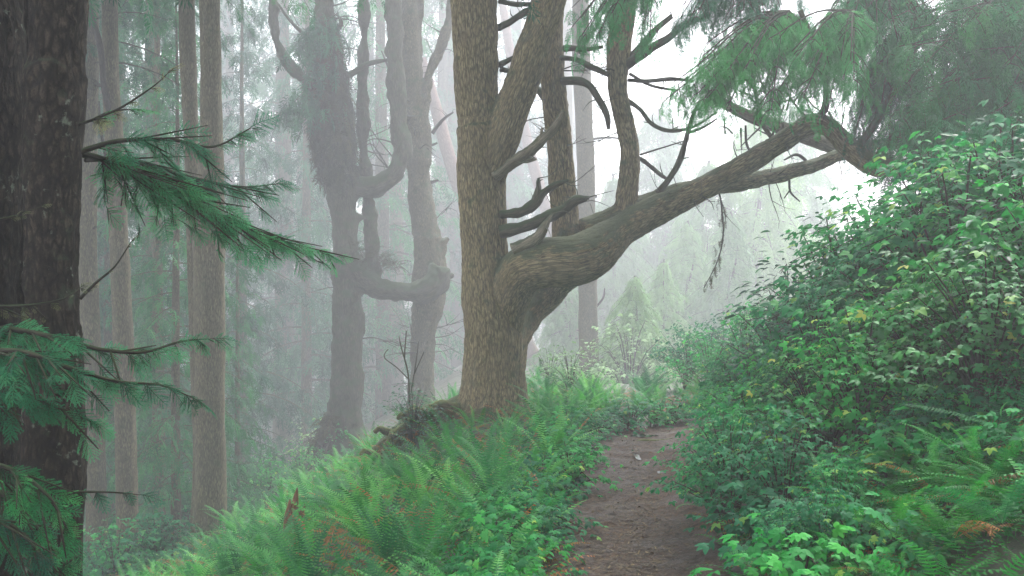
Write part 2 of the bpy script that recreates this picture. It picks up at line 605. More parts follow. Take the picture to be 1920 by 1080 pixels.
def needle_template(seed, L=1.0, nside=8, step=0.015, nl=0.058, nw=0.0085):
    """spray with single needles for boughs close to the camera; also returns twig lines"""
    r = np.random.default_rng(seed)
    lines = []
    droop = 0.22
    ax = np.array([[t, 0.03 * math.sin(4 * t + seed), -droop * t * t] for t in np.linspace(0, 1, 8)])
    lines.append(ax)
    for k in range(nside):
        t = 0.12 + 0.8 * k / nside
        for s in (-1, 1):
            l = (0.45 * (1 - t) ** .8 + 0.08) * r.uniform(.7, 1.15)
            b = np.array([t, 0.03 * math.sin(4 * t + seed), -droop * t * t])
            a = math.radians(r.uniform(38, 55))
            d = nrm([math.cos(a), s * math.sin(a), -droop * t * 1.5 - .05 + r.normal(0, .08)])
            u = np.linspace(0, 1, 5)[:, None]
            lines.append(b + d * l * u + np.array([0.1, 0, -0.25]) * l * u ** 2)
    v = []
    for ln in lines:
        f = resample(ln, step)
        T = nrm(np.gradient(f, axis=0))
        for i in range(1, len(f)):
            for _ in range(3):
                an = r.uniform(0, 2 * np.pi)
                sd = nrm(np.cross(T[i], [0, 0, 1]))
                up = np.cross(sd, T[i])
                e = nrm(T[i] * 0.75 + sd * math.cos(an) * 0.9 + up * math.sin(an) * 0.5)
                w = nrm(np.cross(e, [.3, .2, 1])) * nw
                p = f[i]
                v.append([p - w * .5, p + w * .5, p + e * nl * r.uniform(.7, 1.1)])
    v = np.array(v).reshape(-1, 3)
    return v, np.arange(len(v)).reshape(-1, 3), lines


def place(mb, tpl, pos, d, up, sc, tint):
    """many copies of a template into one mesh"""
    tv, tt = tpl[0], tpl[1]
    pos, d, up = np.asarray(pos, float), nrm(d), np.asarray(up, float)
    n = len(pos)
    if n == 0:
        return
    side = nrm(np.cross(up, d))
    u2 = np.cross(d, side)
    sc = np.broadcast_to(np.asarray(sc, float), (n,))
    v = pos[:, None] + sc[:, None, None] * (tv[None, :, 0:1] * d[:, None] + tv[None, :, 1:2] * side[:, None] + tv[None, :, 2:3] * u2[:, None])
    f = tt[None] + (np.arange(n) * len(tv))[:, None, None]
    mb.add(v.reshape(-1, 3), f.reshape(-1, 3), None, np.repeat(np.broadcast_to(np.asarray(tint, float), (n,)), len(tv)))


SPRAY = [spray_template(s) for s in range(3)]
SPRAY_MID = [spray_template(s + 30, ntw=7, nbl=3, bl=0.17, bw=0.036, droop=.5) for s in range(3)]
SPRAY_FAR = [spray_template(s + 5, ntw=5, nbl=2, bl=0.26, bw=0.07) for s in range(3)]
SPRAY_HANG = [spray_template(s + 9, ntw=9, nbl=5, bl=0.12, bw=0.026, droop=0.75) for s in range(3)]
NEEDLE = [needle_template(s) for s in range(3)]


def bough(r, base, d, L, rise, droop, side_ratio=.38, step=.2, sprlen=.32):
    """one conifer branch: returns wood lines and spray placements"""
    d = nrm([d[0], d[1], 0])
    sd = np.array([-d[1], d[0], 0])
    wig = r.uniform(-.12, .12)
    def ax(t):
        return base + d * L * t + sd * wig * L * t * t + np.array([0, 0, L * (rise * t - droop * t * t)])
    wood = [np.array([[*ax(t), max(.004, L * .011 * (1 - t * .85))] for t in np.linspace(0, 1, 7)])]
    pos, dr, sc = [], [], []
    n = max(3, int(L / step))
    for k in range(n):
        t = .12 + .88 * (k + r.uniform(0, .8)) / n
        t = min(t, 1)
        b = ax(t)
        tang = nrm(ax(min(1, t + .05)) - ax(t - .05))
        for s in (-1, 1):
            l = L * side_ratio * ((1 - t) ** .75 * .9 + .12) * r.uniform(.6, 1.15)
            a = math.radians(r.uniform(40, 65))
            e = nrm(tang * math.cos(a) + sd * s * math.sin(a) + np.array([0, 0, r.uniform(-.25, .05)]))
            m = max(1, int(l / (sprlen * .55)))
            for j in range(m):
                u = (j + r.uniform(.1, .9)) / m
                p = b + e * l * u + np.array([0, 0, -.35 * l * u * u])
                g = nrm(e + np.array([0, 0, -.35 - .5 * u]) + sd * 0 + r.normal(0, .3, 3) * np.array([1, 1, .4]))
                pos.append(p); dr.append(g); sc.append(sprlen * r.uniform(.7, 1.25))
            if l > .3:
                wood.append(np.array([[*b, .006], [*(b + e * l * .5 + np.array([0, 0, -.09 * l])), .004], [*(b + e * l + np.array([0, 0, -.35 * l])), .002]]))
    pos.append(ax(.97)); dr.append(nrm(ax(1) - ax(.9))); sc.append(sprlen)
    return wood, pos, dr, sc


def fill(mb, tpls, r, pos, dr, sc, tint=None):
    pos, dr, sc = np.array(pos), np.array(dr), np.array(sc)
    k = r.integers(0, len(tpls), len(pos))
    tn = r.uniform(0.05, 0.92, len(pos)) if tint is None else tint(r, len(pos))
    for i, t in enumerate(tpls):
        m = k == i
        place(mb, t, pos[m], dr[m], np.array([0, 0, 1.]) + r.normal(0, .25, (m.sum(), 3)), sc[m], tn[m])
def leaflet(L, W, ang, base=(0, 0, 0), n=5, serr=.05, fold=.25, curl=.25):
    """one pointed serrated leaflet; returns verts, tris"""
    t = np.linspace(0, 1, n + 2)
    prof = np.sin(np.pi * np.clip(t, 0, 1) ** .72) ** .8
    mid = np.stack([t * L, 0 * t, -curl * L * t * t], -1)
    hw = W * .5 * prof
    zig = np.array([0] + [serr * L * (1 if i % 2 else -.6) for i in range(n)] + [0])
    lf = mid + np.stack([zig * .6, hw, fold * hw - .0 * t], -1)
    rt = mid + np.stack([zig * .6, -hw, fold * hw], -1)
    v = np.vstack([mid, lf[1:-1], rt[1:-1]])
    N = n + 2
    f = []
    for i in range(N - 1):
        for side, off in ((0, N), (1, N + n)):
            a, b = i, i + 1
            c = off + i if i + 1 <= n else None        # side point at index i+1
            e = off + i - 1 if i >= 1 else None         # side point at index i
            fs = []
            if c is not None:
                fs.append([a, b, c])
            if e is not None:
                fs.append([a, c if c is not None else b, e])
            for x in fs:
                f.append(x if side else x[::-1])
    ca, sa = math.cos(ang), math.sin(ang)
    R = np.array([[ca, -sa, 0], [sa, ca, 0], [0, 0, 1]])
    return v @ R.T + np.array(base), np.array(f)


def merge(parts):
    vs, fs, k = [], [], 0
    for v, f in parts:
        vs.append(v); fs.append(f + k); k += len(v)
    return np.vstack(vs), np.vstack(fs)



# ------------------------------------------------------------------ ground, trail
def grid_obj(name, xs, ys, fz, mat, kind='structure', label=None):
    X, Y = np.meshgrid(xs, ys)
    Z = fz(X, Y)
    mb = MB()
    n, m = X.shape
    i = np.arange(n - 1)[:, None] * m
    j = np.arange(m - 1)[None]
    q = np.stack([i + j, i + j + 1, i + m + j + 1, i + m + j], -1).reshape(-1, 4)
    mb.add(np.stack([X, Y, Z], -1).reshape(-1, 3), None, q)
    return structure(mb.obj(name, mat, None, True), kind, label)


def axis_steps(a, b, near, c0, c1):
    out, x = [a], a
    while x < b:
        d = 0 if c0 <= x <= c1 else min(abs(x - c0), abs(x - c1))
        x += near + d * 0.07
        out.append(x)
    return np.array(out)


grid_obj("ground", axis_steps(-88, 88, .12, -7, 7), axis_steps(-34, 136, .12, 2, 16), ground, M['soil'], label="dark forest floor under ferns and leaf litter")

def path_z(x, y):
    """surface of the trodden trail"""
    x, y = np.asarray(x, float), np.asarray(y, float)
    t = (x - path_x(y)) / (path_hw(y) + .16)
    e = 1 - smooth(.80, 1.05, np.abs(t))
    p = np.stack([x, y, 0 * x], -1)
    return ground(x, y) - 0.07 + e * (0.08 + 0.022 * (1 + fbm(p * 3.1, 3, 2)) * 0.5 + 0.014 * np.abs(fbm(p * 13, 3, 6)) + 0.006 * fbm(p * 34, 2, 8) - 0.03 * (1 - np.clip(t, -1, 1) ** 2) + .03)


ts = np.linspace(-1, 1, 49)
ys = np.concatenate([np.arange(-6, 3, .2), np.arange(3, 13.4, .03)])
TT_, YY_ = np.meshgrid(ts, ys)
XX_ = path_x(YY_) + TT_ * (path_hw(YY_) + 0.18)
ZZ_ = path_z(XX_, YY_)
mb = MB()
n_, m_ = XX_.shape
i_ = np.arange(n_ - 1)[:, None] * m_
j_ = np.arange(m_ - 1)[None]
mb.add(np.stack([XX_, YY_, ZZ_], -1).reshape(-1, 3), None, np.stack([i_ + j_, i_ + j_ + 1, i_ + m_ + j_ + 1, i_ + m_ + j_], -1).reshape(-1, 4))
structure(mb.obj("path", M['path'], None, True), label="brown dirt trail between ferns and leafy shrubs")


def path_top(x, y):
    return float(path_z(x, y))


# needle litter on the trail
mb = MB()
r = np.random.default_rng(5)
n = 9000
yy = 3.6 + 9 * r.random(n) ** .8
xx = path_x(yy) + r.normal(0, .5, n) * path_hw(yy)
zz = path_z(xx, yy) + 0.006
an = r.uniform(0, np.pi, n)
ln = r.uniform(.008, .045, n) * r.uniform(.5, 1.2, n)
w = r.uniform(.0015, .005, n)
d = np.stack([np.cos(an), np.sin(an), r.normal(0, .12, n)], -1)
s = np.stack([-np.sin(an), np.cos(an), 0 * an], -1)
p = np.stack([xx, yy, zz], -1)
v = np.stack([p - d * ln[:, None] - s * w[:, None], p + d * ln[:, None] - s * w[:, None], p + d * ln[:, None] + s * w[:, None], p - d * ln[:, None] + s * w[:, None]], 1)
mb.add(v.reshape(-1, 3), None, np.arange(n * 4).reshape(-1, 4), np.repeat(r.random(n), 4))
n = 420
yy = 4.4 + 7.6 * r.random(n)
xx = path_x(yy) + r.uniform(-1, 1, n) ** 3 * path_hw(yy) * 1.05
an = r.uniform(0, 6.28, n)
FALLEN = merge([leaflet(1, .6, 0, n=3)])
place(mb, FALLEN, np.stack([xx, yy, path_z(xx, yy) + .012], -1), np.stack([np.cos(an), np.sin(an), r.normal(0, .15, n)], -1), np.array([0, 0, 1.]) + r.normal(0, .2, (n, 3)), r.uniform(.012, .04, n), r.uniform(.5, 1, n))
M['litter'] = leaf_mat("brown_litter", G((0, (0.02, 0.012, 0.008)), (0.6, (0.07, 0.04, 0.02)), (0.9, (0.16, 0.10, 0.05)), (1, (0.3, 0.2, 0.08))), 0.7, 0.3, 0.0)
structure(mb.obj("needle_litter", M['litter']), 'stuff', "fallen brown needles and twigs strewn over the dirt trail")

# ------------------------------------------------------------------ plant meshes
TRI = merge([leaflet(1, .62, 0, (.45, 0, 0)), leaflet(.85, .5, 1.15, (.4, .03, 0)), leaflet(.85, .5, -1.15, (.4, -.03, 0))])
TRI2 = merge([leaflet(1, .7, 0, (.4, 0, 0), curl=.4), leaflet(.8, .55, 1.3, (.35, .03, 0), curl=.5), leaflet(.9, .5, -1.05, (.35, -.03, 0), curl=.1)])
PALM = merge([leaflet(1.1, .6, a, (.25, 0, 0), n=4, serr=.07, fold=.12, curl=c) for a, c in ((0, .2), (.75, .25), (-.75, .3), (1.55, .35), (-1.55, .3))])
OVAL = leaflet(1, .42, 0, (.08, 0, 0), n=4, serr=0.0, fold=.3, curl=.15)


def shrub_mesh(seed, h, R, nstem, nleaf, tpls, size, leafmat, name, upright=.6):
    r = np.random.default_rng(seed)
    wood, leaves = MB(), MB()
    pos, dr, sc, up = [], [], [], []
    for k in range(nstem):
        a = r.uniform(0, 2 * np.pi)
        q = r.random() ** .6
        rad = R * q
        top = np.array([rad * math.cos(a), rad * math.sin(a), h * (1 - .55 * q ** 2) * r.uniform(.75, 1.08)])
        mid = np.array([rad * .35 * math.cos(a), rad * .35 * math.sin(a), top[2] * .62])
        tip = top + np.array([math.cos(a) * .14, math.sin(a) * .14, -.06]) * r.uniform(0, 1.4)
        line = np.array([[0.05 * math.cos(a), .05 * math.sin(a), -.05, .009], [*mid, .007], [*top, .004], [*tip, .002]])
        tube(wood, line, 5, .15)
        f = resample(line, .03)[:, :3]
        T = nrm(np.gradient(f, axis=0))
        for m in range(nleaf // nstem):
            t = r.uniform(.28, 1) ** .7
            i = min(len(f) - 1, int(t * len(f)))
            b = f[i]
            an = r.uniform(0, 2 * np.pi)
            out = np.array([math.cos(a) * .4 + math.cos(an), math.sin(a) * .4 + math.sin(an), r.uniform(-.1, .6)])
            e = nrm(T[i] * r.uniform(.1, .7) + out)
            pl = r.uniform(.03, .20)
            p = b + e * pl
            wood.add(np.array([b, b + [.002, .002, 0], p + [.001, 0, 0], p]), None, [[0, 1, 2, 3]])
            pos.append(p)
            dr.append(nrm(e * np.array([1, 1, .3]) + np.array([0, 0, r.uniform(-.5, .15)])))
            up.append(nrm(np.array([0, 0, 1.]) + .45 * np.array([math.cos(a), math.sin(a), 0]) + r.normal(0, .28, 3)))
            sc.append(size * r.uniform(.55, 1.2))
    pos, dr, sc, up = map(np.array, (pos, dr, sc, up))
    kk = r.integers(0, len(tpls), len(pos))
    tn = np.clip(r.normal(.5, .22, len(pos)) + .15 * (pos[:, 2] / h - .5), 0, .94)
    tn[r.random(len(pos)) < .02] = .98
    for i, t in enumerate(tpls):
        m = kk == i
        place(leaves, t, pos[m], dr[m], up[m], sc[m], tn[m])
    return name, wood.mesh("stems", M['twig']), leaves.mesh("foliage", leafmat)


def frond(r, L, az, el, bend, twist=0, npin=34, brown=False, narrow=1.0):
    """sword fern frond: curved rachis with pinnae both sides"""
    t = np.linspace(0, 1, npin)
    ang = el - bend * t ** 1.3
    ds = L / npin
    rr = np.cumsum(np.cos(ang)) * ds
    zz = np.cumsum(np.sin(ang)) * ds
    yaw = az + twist * t ** 2
    c = np.stack([rr * np.cos(yaw), rr * np.sin(yaw), zz], -1)
    T = nrm(np.gradient(c, axis=0))
    side = nrm(np.stack([-np.sin(yaw), np.cos(yaw), 0 * t], -1) + 0.25 * r.normal())
    side = nrm(side - T * (side * T).sum(1, keepdims=True))
    N = np.cross(T, side)
    N = N * np.sign(N[:, 2:3] + 1e-6)
    prof = np.clip(t / .18, 0, 1) ** .6 * (1 - t) ** .55 * 1.12
    prof[t < .12] = 0
    pl = L * .105 * prof * narrow
    V, F = [], []
    k = 0
    for s in (-1, 1):
        for i in range(npin):
            if pl[i] < .004 or (brown and r.random() < .25):
                continue
            d = nrm(side[i] * s + T[i] * .35 - N[i] * (r.uniform(.05, .3) if not brown else r.uniform(.3, 1.2)))
            w = L / npin * .56
            b = c[i]
            V += [b - T[i] * w * .45, b + T[i] * w * .45, b + d * pl[i] * .6 + T[i] * w * .42, b + d * pl[i] + T[i] * w * .3, b + d * pl[i] * .6 - T[i] * w * .3]
            F += [[k, k + 1, k + 2], [k, k + 2, k + 4], [k + 4, k + 2, k + 3]]
            k += 5
    # rachis
    w = np.linspace(.004, .001, npin)[:, None] * (L / .8)
    a, b2 = c - side * w, c + side * w
    V += list(a) + list(b2)
    for i in range(npin - 1):
        F += [[k + i, k + i + 1, k + npin + i], [k + npin + i, k + i + 1, k + npin + i + 1]]
    return np.array(V), np.array(F)


def fern_mesh(seed, nf, L, el=(1.0, 1.4), bend=(.7, 1.6), brown=.08, npin=30):
    r = np.random.default_rng(seed)
    mb = MB()
    for k in range(nf):
        az = 2 * np.pi * (k / nf) * 2.618 + r.uniform(-.3, .3)
        br = r.random() < brown
        l = L * r.uniform(.65, 1.1)
        v, f = frond(r, l, az, r.uniform(*el) if not br else r.uniform(.2, .8), r.uniform(*bend), r.uniform(-.5, .5), npin, br)
        mb.add(v, f, None, r.uniform(.89, 1) if br else np.clip(r.normal(.45, .2), .02, .82))
    return mb.mesh("sword_fern", M['fern'])


FERN = [fern_mesh(s, 22, .85, brown=b) for s, b in ((1, .04), (2, .12), (3, .24), (4, .16), (5, .1))]
FERN_UP = [fern_mesh(s, 19, .8, (1.15, 1.5), (.3, .9), brown=b) for s, b in ((21, .05), (22, .16))]
FERN_WIDE = [fern_mesh(s, 13, 1.0, (.45, 1.0), (.6, 1.2), brown=b, npin=40) for s, b in ((31, .0), (32, .08), (33, .15))]
FERN_RUSTY = [fern_mesh(s, 16, .7, brown=.5) for s in (41, 42)]

SHRUB = [shrub_mesh(s, h, R, 30, 980, [TRI, TRI2], .055, M['leaf'], "leafy_shrub") for s, h, R in ((1, 1.25, .62), (2, 1.1, .7), (3, 1.35, .55), (4, 1.2, .65))]
SHRUB_WARM = [shrub_mesh(s, h, R, 30, 900, [TRI2, TRI], .052, M['leaf_warm'], "leafy_shrub") for s, h, R in ((51, 1.25, .6), (52, 1.1, .65))]
SHRUB_PALM = [shrub_mesh(s, h, R, 24, 420, [PALM, TRI], .072, M['leaf'], "leafy_shrub") for s, h, R in ((11, 1.2, .6), (12, 1.0, .65))]
SHRUB_OVAL = [shrub_mesh(s, 1.3, .55, 22, 640, [OVAL], .075, M['leaf_dark'], "evergreen_shrub") for s in (14, 15)]
LOW = [shrub_mesh(s, .36, .30, 14, 230, [TRI2, PALM], .045, M['leaf'], "low_leafy_plant") for s in (16, 17, 18)]
PALE = [shrub_mesh(s, 1.1, .6, 24, 620, [OVAL, TRI], .05, M['leaf_pale'], "pale_shrub") for s in (19,)]


def put_shrub(kind, x, y, sc, rz, label, group, cat="shrub", sink=.03, sz=1.0):
    name, wood, leaves = kind
    e = empty(name, (x, y, float(ground(x, y)) - sink), label, cat, group)
    e.rotation_euler = (0, 0, rz)
    e.scale = (sc, sc, sc * sz)
    for nm, me in (("stems", wood), ("foliage", leaves)):
        o = bpy.data.objects.new(nm, me)
        o.parent = e
        COL.objects.link(o)
    return e


def put_fern(me, x, y, sc, rz, label, group, tilt=(0, 0)):
    o = bpy.data.objects.new("sword_fern", me)
    COL.objects.link(o)
    o.location = (x, y, float(ground(x, y)) - .02)
    o.rotation_euler = (tilt[0], tilt[1], rz)
    o.scale = (sc, sc, sc)
    return tag(o, label, "fern", group)


# right-hand thicket
r = np.random.default_rng(77)
cells = []
y = 4.7
while y < 13.2:
    t = .30 if y < 8.5 else .42
    while t < 4.6:
        x = 0.12 * y + float(path_hw(y)) + t + r.uniform(-.16, .16)
        yy = y + r.uniform(-.2, .2)
        cells.append((x, yy, t))
        t += .60
    y += .62
for x, yy, t in cells:
    if x / yy > .66:
        continue
    if yy < 5.9 and x / yy > .27 and t < 2.2:
        continue                      # low ferns stand here instead
    tier = ("low on the bank" if t < 1.3 else "halfway up the bank" if t < 2.6 else "high on the bank")
    depth = ", in front" if yy < 7.2 else ", farther along" if yy < 10.2 else ", by the bend"
    q = r.random()
    s = (.62 + .24 * min(t, 2.9)) * r.uniform(.85, 1.12)
    if yy > 10.5:
        s *= .64
    rz = r.uniform(0, 6.28)
    if t < .6:
        s = min(s, .66)
        put_shrub(SHRUB[r.integers(4)] if q < .6 else SHRUB_PALM[r.integers(2)], x, yy, s, rz, "leafy green shrub lining the trail's right edge, " + ("near its wide end" if yy < 8.5 else "close to the bend"), "shrubs lining the right edge of the trail, " + ("near end" if yy < 8.5 else "far end"))
    elif q < .22:
        put_shrub(SHRUB_WARM[r.integers(2)], x, yy, s, rz, "yellow-green shrub in the right-hand thicket, " + tier + depth, "yellow-green shrubs of the right thicket " + tier + depth)
    elif q < .62:
        put_shrub(SHRUB[r.integers(4)], x, yy, s, rz, "green three-leafed shrub in the right-hand thicket, " + tier + depth, "three-leafed shrubs of the right thicket " + tier + depth)
    elif q < .84:
        put_shrub(SHRUB_PALM[r.integers(2)], x, yy, s, rz, "shrub of broad lobed leaves in the right-hand thicket, " + tier + depth, "lobed-leaf shrubs of the right thicket " + tier + depth)
    else:
        put_shrub(SHRUB_OVAL[r.integers(2)], x, yy, s * .95, rz, "dark oval-leafed shrub in the right-hand thicket, " + tier + depth, "oval-leafed shrubs of the right thicket " + tier + depth)
# taller shrubs that make the skyline of the bank
for px, top, Y, kind, lab in ((1480, 485, 9.6, 0, "dark oval-leafed shrub at the left end of the thicket skyline, standing out against fog"),
                              (1570, 392, 9.2, 1, "tall dark oval-leafed shrub with whorled twigs rising above the thicket into the fog"),
                              (1870, 200, 7.8, 0, "tallest dark glossy shrub at the right edge of the thicket skyline")):
    p = P(px, top, Y)
    g = float(ground(p[0], p[1]))
    put_shrub(SHRUB_OVAL[kind], p[0], p[1], (p[2] - g) / 1.36, r.uniform(0, 6), lab, None)
for px, top, Y, k, w3 in ((1680, 340, 8.8, 0, "where the great limb's tip meets the leaves"), (1760, 280, 8.3, 2, "under the dark canopy, third from the right border"), (1830, 235, 8.0, 1, "next to the tallest dark glossy one"), (1900, 205, 7.6, 3, "touching the right border"),
                          (1720, 320, 8.0, 1, "just right of the great limb's tip"), (1800, 270, 7.4, 0, "in front of the others near the right border"), (1620, 400, 8.9, 2, "left of the great limb's tip, lowest of its row")):
    p = P(px, top, Y)
    g = float(ground(p[0], p[1]))
    put_shrub(SHRUB[k], p[0], p[1], (p[2] - g) / 1.3, r.uniform(0, 6), "tall shrub on the thicket skyline, " + w3, None)

# ferns at the foot of the right bank
for px, py, Y, k, s, lab in ((1335, 965, 7.6, 0, .55, "spreading sword fern reaching over the trail from the right edge"),
                             (1560, 1010, 5.3, 1, .45, "dark sword fern low under the thicket, above the bare brown patch"),
                             (1700, 930, 5.6, 0, .62, "arching sword fern in the middle of the lower right bank"),
                             (1850, 905, 5.0, 2, .5, "long-fronded sword fern at the lower right edge below the shrubs"),
                             (1925, 1000, 4.6, 0, .68, "bright sword fern cut by the right border near the bottom corner"),
                             (1730, 1075, 4.6, 1, .42, "sword fern in the bottom right, growing left of the corner fern"),
                             (1600, 1120, 4.7, 2, .4, "sword fern at the bottom border just right of the brown patch"),
                             (1480, 900, 6.2, 1, .55, "shaded sword fern behind the trail-edge fern on the right"),
                             (1790, 770, 6.0, 0, .6, "sword fern half hidden by leaves in the right thicket")):
    p = P(px, py, Y)
    o = put_fern(FERN_WIDE[k], p[0], p[1], s, r.uniform(0, 6), lab, None)
n = 0
for _ in range(34):
    y = r.uniform(4.3, 7.0)
    x = r.uniform(.22, .56) * y
    if x < 0.12 * y + float(path_hw(y)) + .3:
        continue
    w3 = ("toward the trail" if x / y < .36 else "toward the right border") + (", front row" if y < 5.4 else ", back row")
    put_fern(FERN_WIDE[r.integers(3)] if r.random() < .7 else FERN_RUSTY[r.integers(2)], x, y, r.uniform(.45, .66), r.uniform(0, 6.28), "dark sword fern beneath the right thicket, " + w3, "ferns beneath the right thicket, " + w3, (r.uniform(-.2, .2), -.25))

for k in range(34):
    y = r.uniform(4.4, 6.2)
    x = r.uniform(.24, .54) * y
    if x < 0.12 * y + float(path_hw(y)) + .25:
        continue
    w3 = "left half" if x / y < .38 else "right half"
    if k % 4 == 0:
        put_shrub(LOW[r.integers(3)], x, y, r.uniform(.9, 1.3), r.uniform(0, 6.28), "low leafy plant in the bottom right, among the shaded ferns, " + w3, "low plants of the bottom right, " + w3, "plant")
    elif k % 4 == 1:
        put_shrub(SHRUB[r.integers(4)], x, y, r.uniform(.3, .42), r.uniform(0, 6.28), "small three-leafed shrub in the bottom right, among the shaded ferns, " + w3, "small shrubs of the bottom right, " + w3)
for px, Y, s, k, lab in ((1500, 4.9, .50, 0, "sword fern arching over the bottom border, first of the bottom-right row nearest the trail"),
                         (1590, 5.2, .52, 1, "sword fern second from the trail in the bottom-right row"),
                         (1680, 4.8, .50, 0, "sword fern in the middle of the bottom-right row, its fronds lying flat"),
                         (1760, 5.1, .55, 2, "sword fern fourth from the trail in the bottom-right row, with rusty fronds"),
                         (1850, 4.9, .55, 0, "sword fern second from the right border in the bottom-right row"),
                         (1925, 5.2, .60, 1, "sword fern cut by the right border above the corner fern"),
                         (1790, 4.45, .48, 1, "sword fern cut by the bottom border near the right corner"),
                         (1880, 4.3, .50, 0, "sword fern filling the bottom right corner"),
                         (1650, 4.4, .46, 2, "sword fern cut by the bottom border below the middle of the fern row"),
                         (1960, 4.7, .52, 2, "sword fern peeking in from beyond the right border, low down")):
    x = (px - 960) / FPX * Y
    o = put_fern(FERN_WIDE[k], x, Y, s, r.uniform(0, 6), lab, None, (.35, -.1))
    o.location.z += .12


# left bank: low leafy plants along the trail, ferns on the slope
for k in range(44):
    y = 4.8 + 8.0 * (k + r.random()) / 44
    x = float(path_x(y)) - float(path_hw(y)) - r.uniform(-.04, .26) - (.22 if y < 8 else .04)
    w3 = "near the bottom border" if y < 7 else "about halfway to the bend" if y < 10 else "just before the bend"
    put_shrub(LOW[r.integers(3)], x, y, r.uniform(.6, 1.0), r.uniform(0, 6.28), "low leafy plant on the trail's left edge, " + w3, "low plants along the left trail edge, " + w3, "plant")
spots = []
for k in range(3600):
    y = r.uniform(4.6, 17)
    px = r.uniform(150, 1110)
    x = (px - 960) / FPX * y
    if x > float(path_x(y)) - float(path_hw(y)) - .22:
        continue
    if any((x - a) ** 2 + (y - b) ** 2 < (.27 + .019 * y) ** 2 for a, b in spots):
        continue
    if abs(x + .3) < .55 and 12.2 < y < 14 or (-1.75 < x < -.5 and 11.7 < y < 13.2):
        continue
    spots.append((x, y))
for x, y in spots:
    px = 960 + x / y * FPX
    rust = float(vnoise(np.array([x * .8, y * .8, 1.])))
    q = r.random()
    me = FERN_RUSTY[r.integers(2)] if (rust > .1 and q < .34) or q < .07 else (FERN_UP[r.integers(2)] if q < .35 else FERN[r.integers(5)])
    s = r.uniform(.62, .95) * (.9 if y > 10 else 1) 
    if px < 560:
        lab, gr = "sword fern on the shaded lower left slope among tall trunks", "ferns of the lower left slope"
    elif y > 10.2:
        lab, gr = "sword fern around the foot of the great forked tree", "ferns around the great tree"
    elif rust > .25:
        lab, gr = "sword fern in the rust-browned patch of the near left slope", "ferns in the rusty patch"
    else:
        lab, gr = "fresh green sword fern on the near slope left of the trail", "ferns on the near left slope"
    w3 = ", foreground" if y < 7 else ", middle of the slope" if y < 10.2 else ", far side" if y > 14 else ", upper slope"
    put_fern(me, x, y, s, r.uniform(0, 6.28), lab + w3, gr + w3, (r.uniform(-.15, .15), r.uniform(-.15, .15)))
# ferns and shrubs beyond the bend of the trail
for k in range(62):
    y = r.uniform(12.3, 17)
    px = r.uniform(1010, 1460)
    x = (px - 960) / FPX * y
    if x > float(path_x(y)) - float(path_hw(y)) - .12 and y < 13.4:
        continue
    put_fern(FERN[r.integers(5)] if r.random() < .62 else FERN_RUSTY[r.integers(2)], x, y, r.uniform(.5, .85), r.uniform(0, 6.28), "sword fern beyond the bend of the trail", "ferns behind the trail bend")
for px, Y, s in ((1070, 15.5, .75), (1030, 16.5, .7), (1330, 15.0, .9), (1400, 14.2, 1.0), (1290, 17.0, .9), (1450, 13.4, 1.0), (1500, 14.0, 1.1), (1360, 17.5, 1.0)):
    x = (px - 960) / FPX * Y
    put_shrub(PALE[0] if px < 1100 else SHRUB[r.integers(4)], x, Y, s, r.uniform(0, 6), "hazy green shrub behind the bend of the trail", "shrubs behind the trail bend")
for px, Y, s, lab in ((1180, 30.5, 2.3, "bright pale-green rounded bush at the foot of the small conifer, right of the straight trunk"),
                      (1225, 32, 2.0, "second pale-green rounded bush, right of the brighter one behind the trail bend")):
    put_shrub(PALE[0], (px - 960) / FPX * Y, Y, s, r.uniform(0, 6), lab, None)
for px, Y, s, lab in ((775, 12.3, .62, "leafy shrub growing over the root burl left of the great tree"), (740, 11.9, .42, "small dark-leaved shrub below the root burl"),
                      (590, 30.5, 1.7, "pale hazy shrub at the foot of the mossy candelabra tree")):
    x = (px - 960) / FPX * Y
    put_shrub(SHRUB_OVAL[0] if px > 600 else PALE[0], x, Y, s, r.uniform(0, 6), lab, None)
for k in range(60):
    Y = r.uniform(14, 34)
    px = r.uniform(160, 640)
    if Y < 24 and 300 < px < 640:
        continue
    x = (px - 960) / FPX * Y
    w3 = ("left of the stout trunk" if px < 390 else "right of the stout trunk") + (", foremost row" if Y < 20 else ", deep in the fog" if Y > 27 else ", middle distance")
    put_shrub([SHRUB[0], SHRUB[1], PALE[0], SHRUB_PALM[0]][r.integers(4)], x, Y, r.uniform(.7, 1.1) * (1 + (Y - 14) * .035), r.uniform(0, 6), "hazy bush on the lower left slope, " + w3, "bushes of the left slope, " + w3)

# young fronds filling the gaps of the left slope
mb = MB()
n = 2600
for k in range(n):
    y = r.uniform(4.8, 15.5)
    px = r.uniform(150, 1110)
    x = (px - 960) / FPX * y
    if x > float(path_x(y)) - float(path_hw(y)) - .1 or (abs(x + .3) < .5 and 12.2 < y < 14):
        continue
    br = r.random() < (.28 if float(vnoise(np.array([x * .8, y * .8, 1.]))) > .1 else .08)
    v, f = frond(r, r.uniform(.22, .55), r.uniform(0, 6.28), r.uniform(.5, 1.3), r.uniform(.4, 1.4), r.uniform(-.5, .5), 18, br)
    mb.add(v + np.array([x, y, float(ground(x, y))]), f, None, r.uniform(.89, 1) if br else np.clip(r.normal(.4, .2), .02, .82))
structure(mb.obj("fern_undergrowth", M['fern']), 'stuff', "small fern fronds, green and rust, carpeting the slope left of the trail")

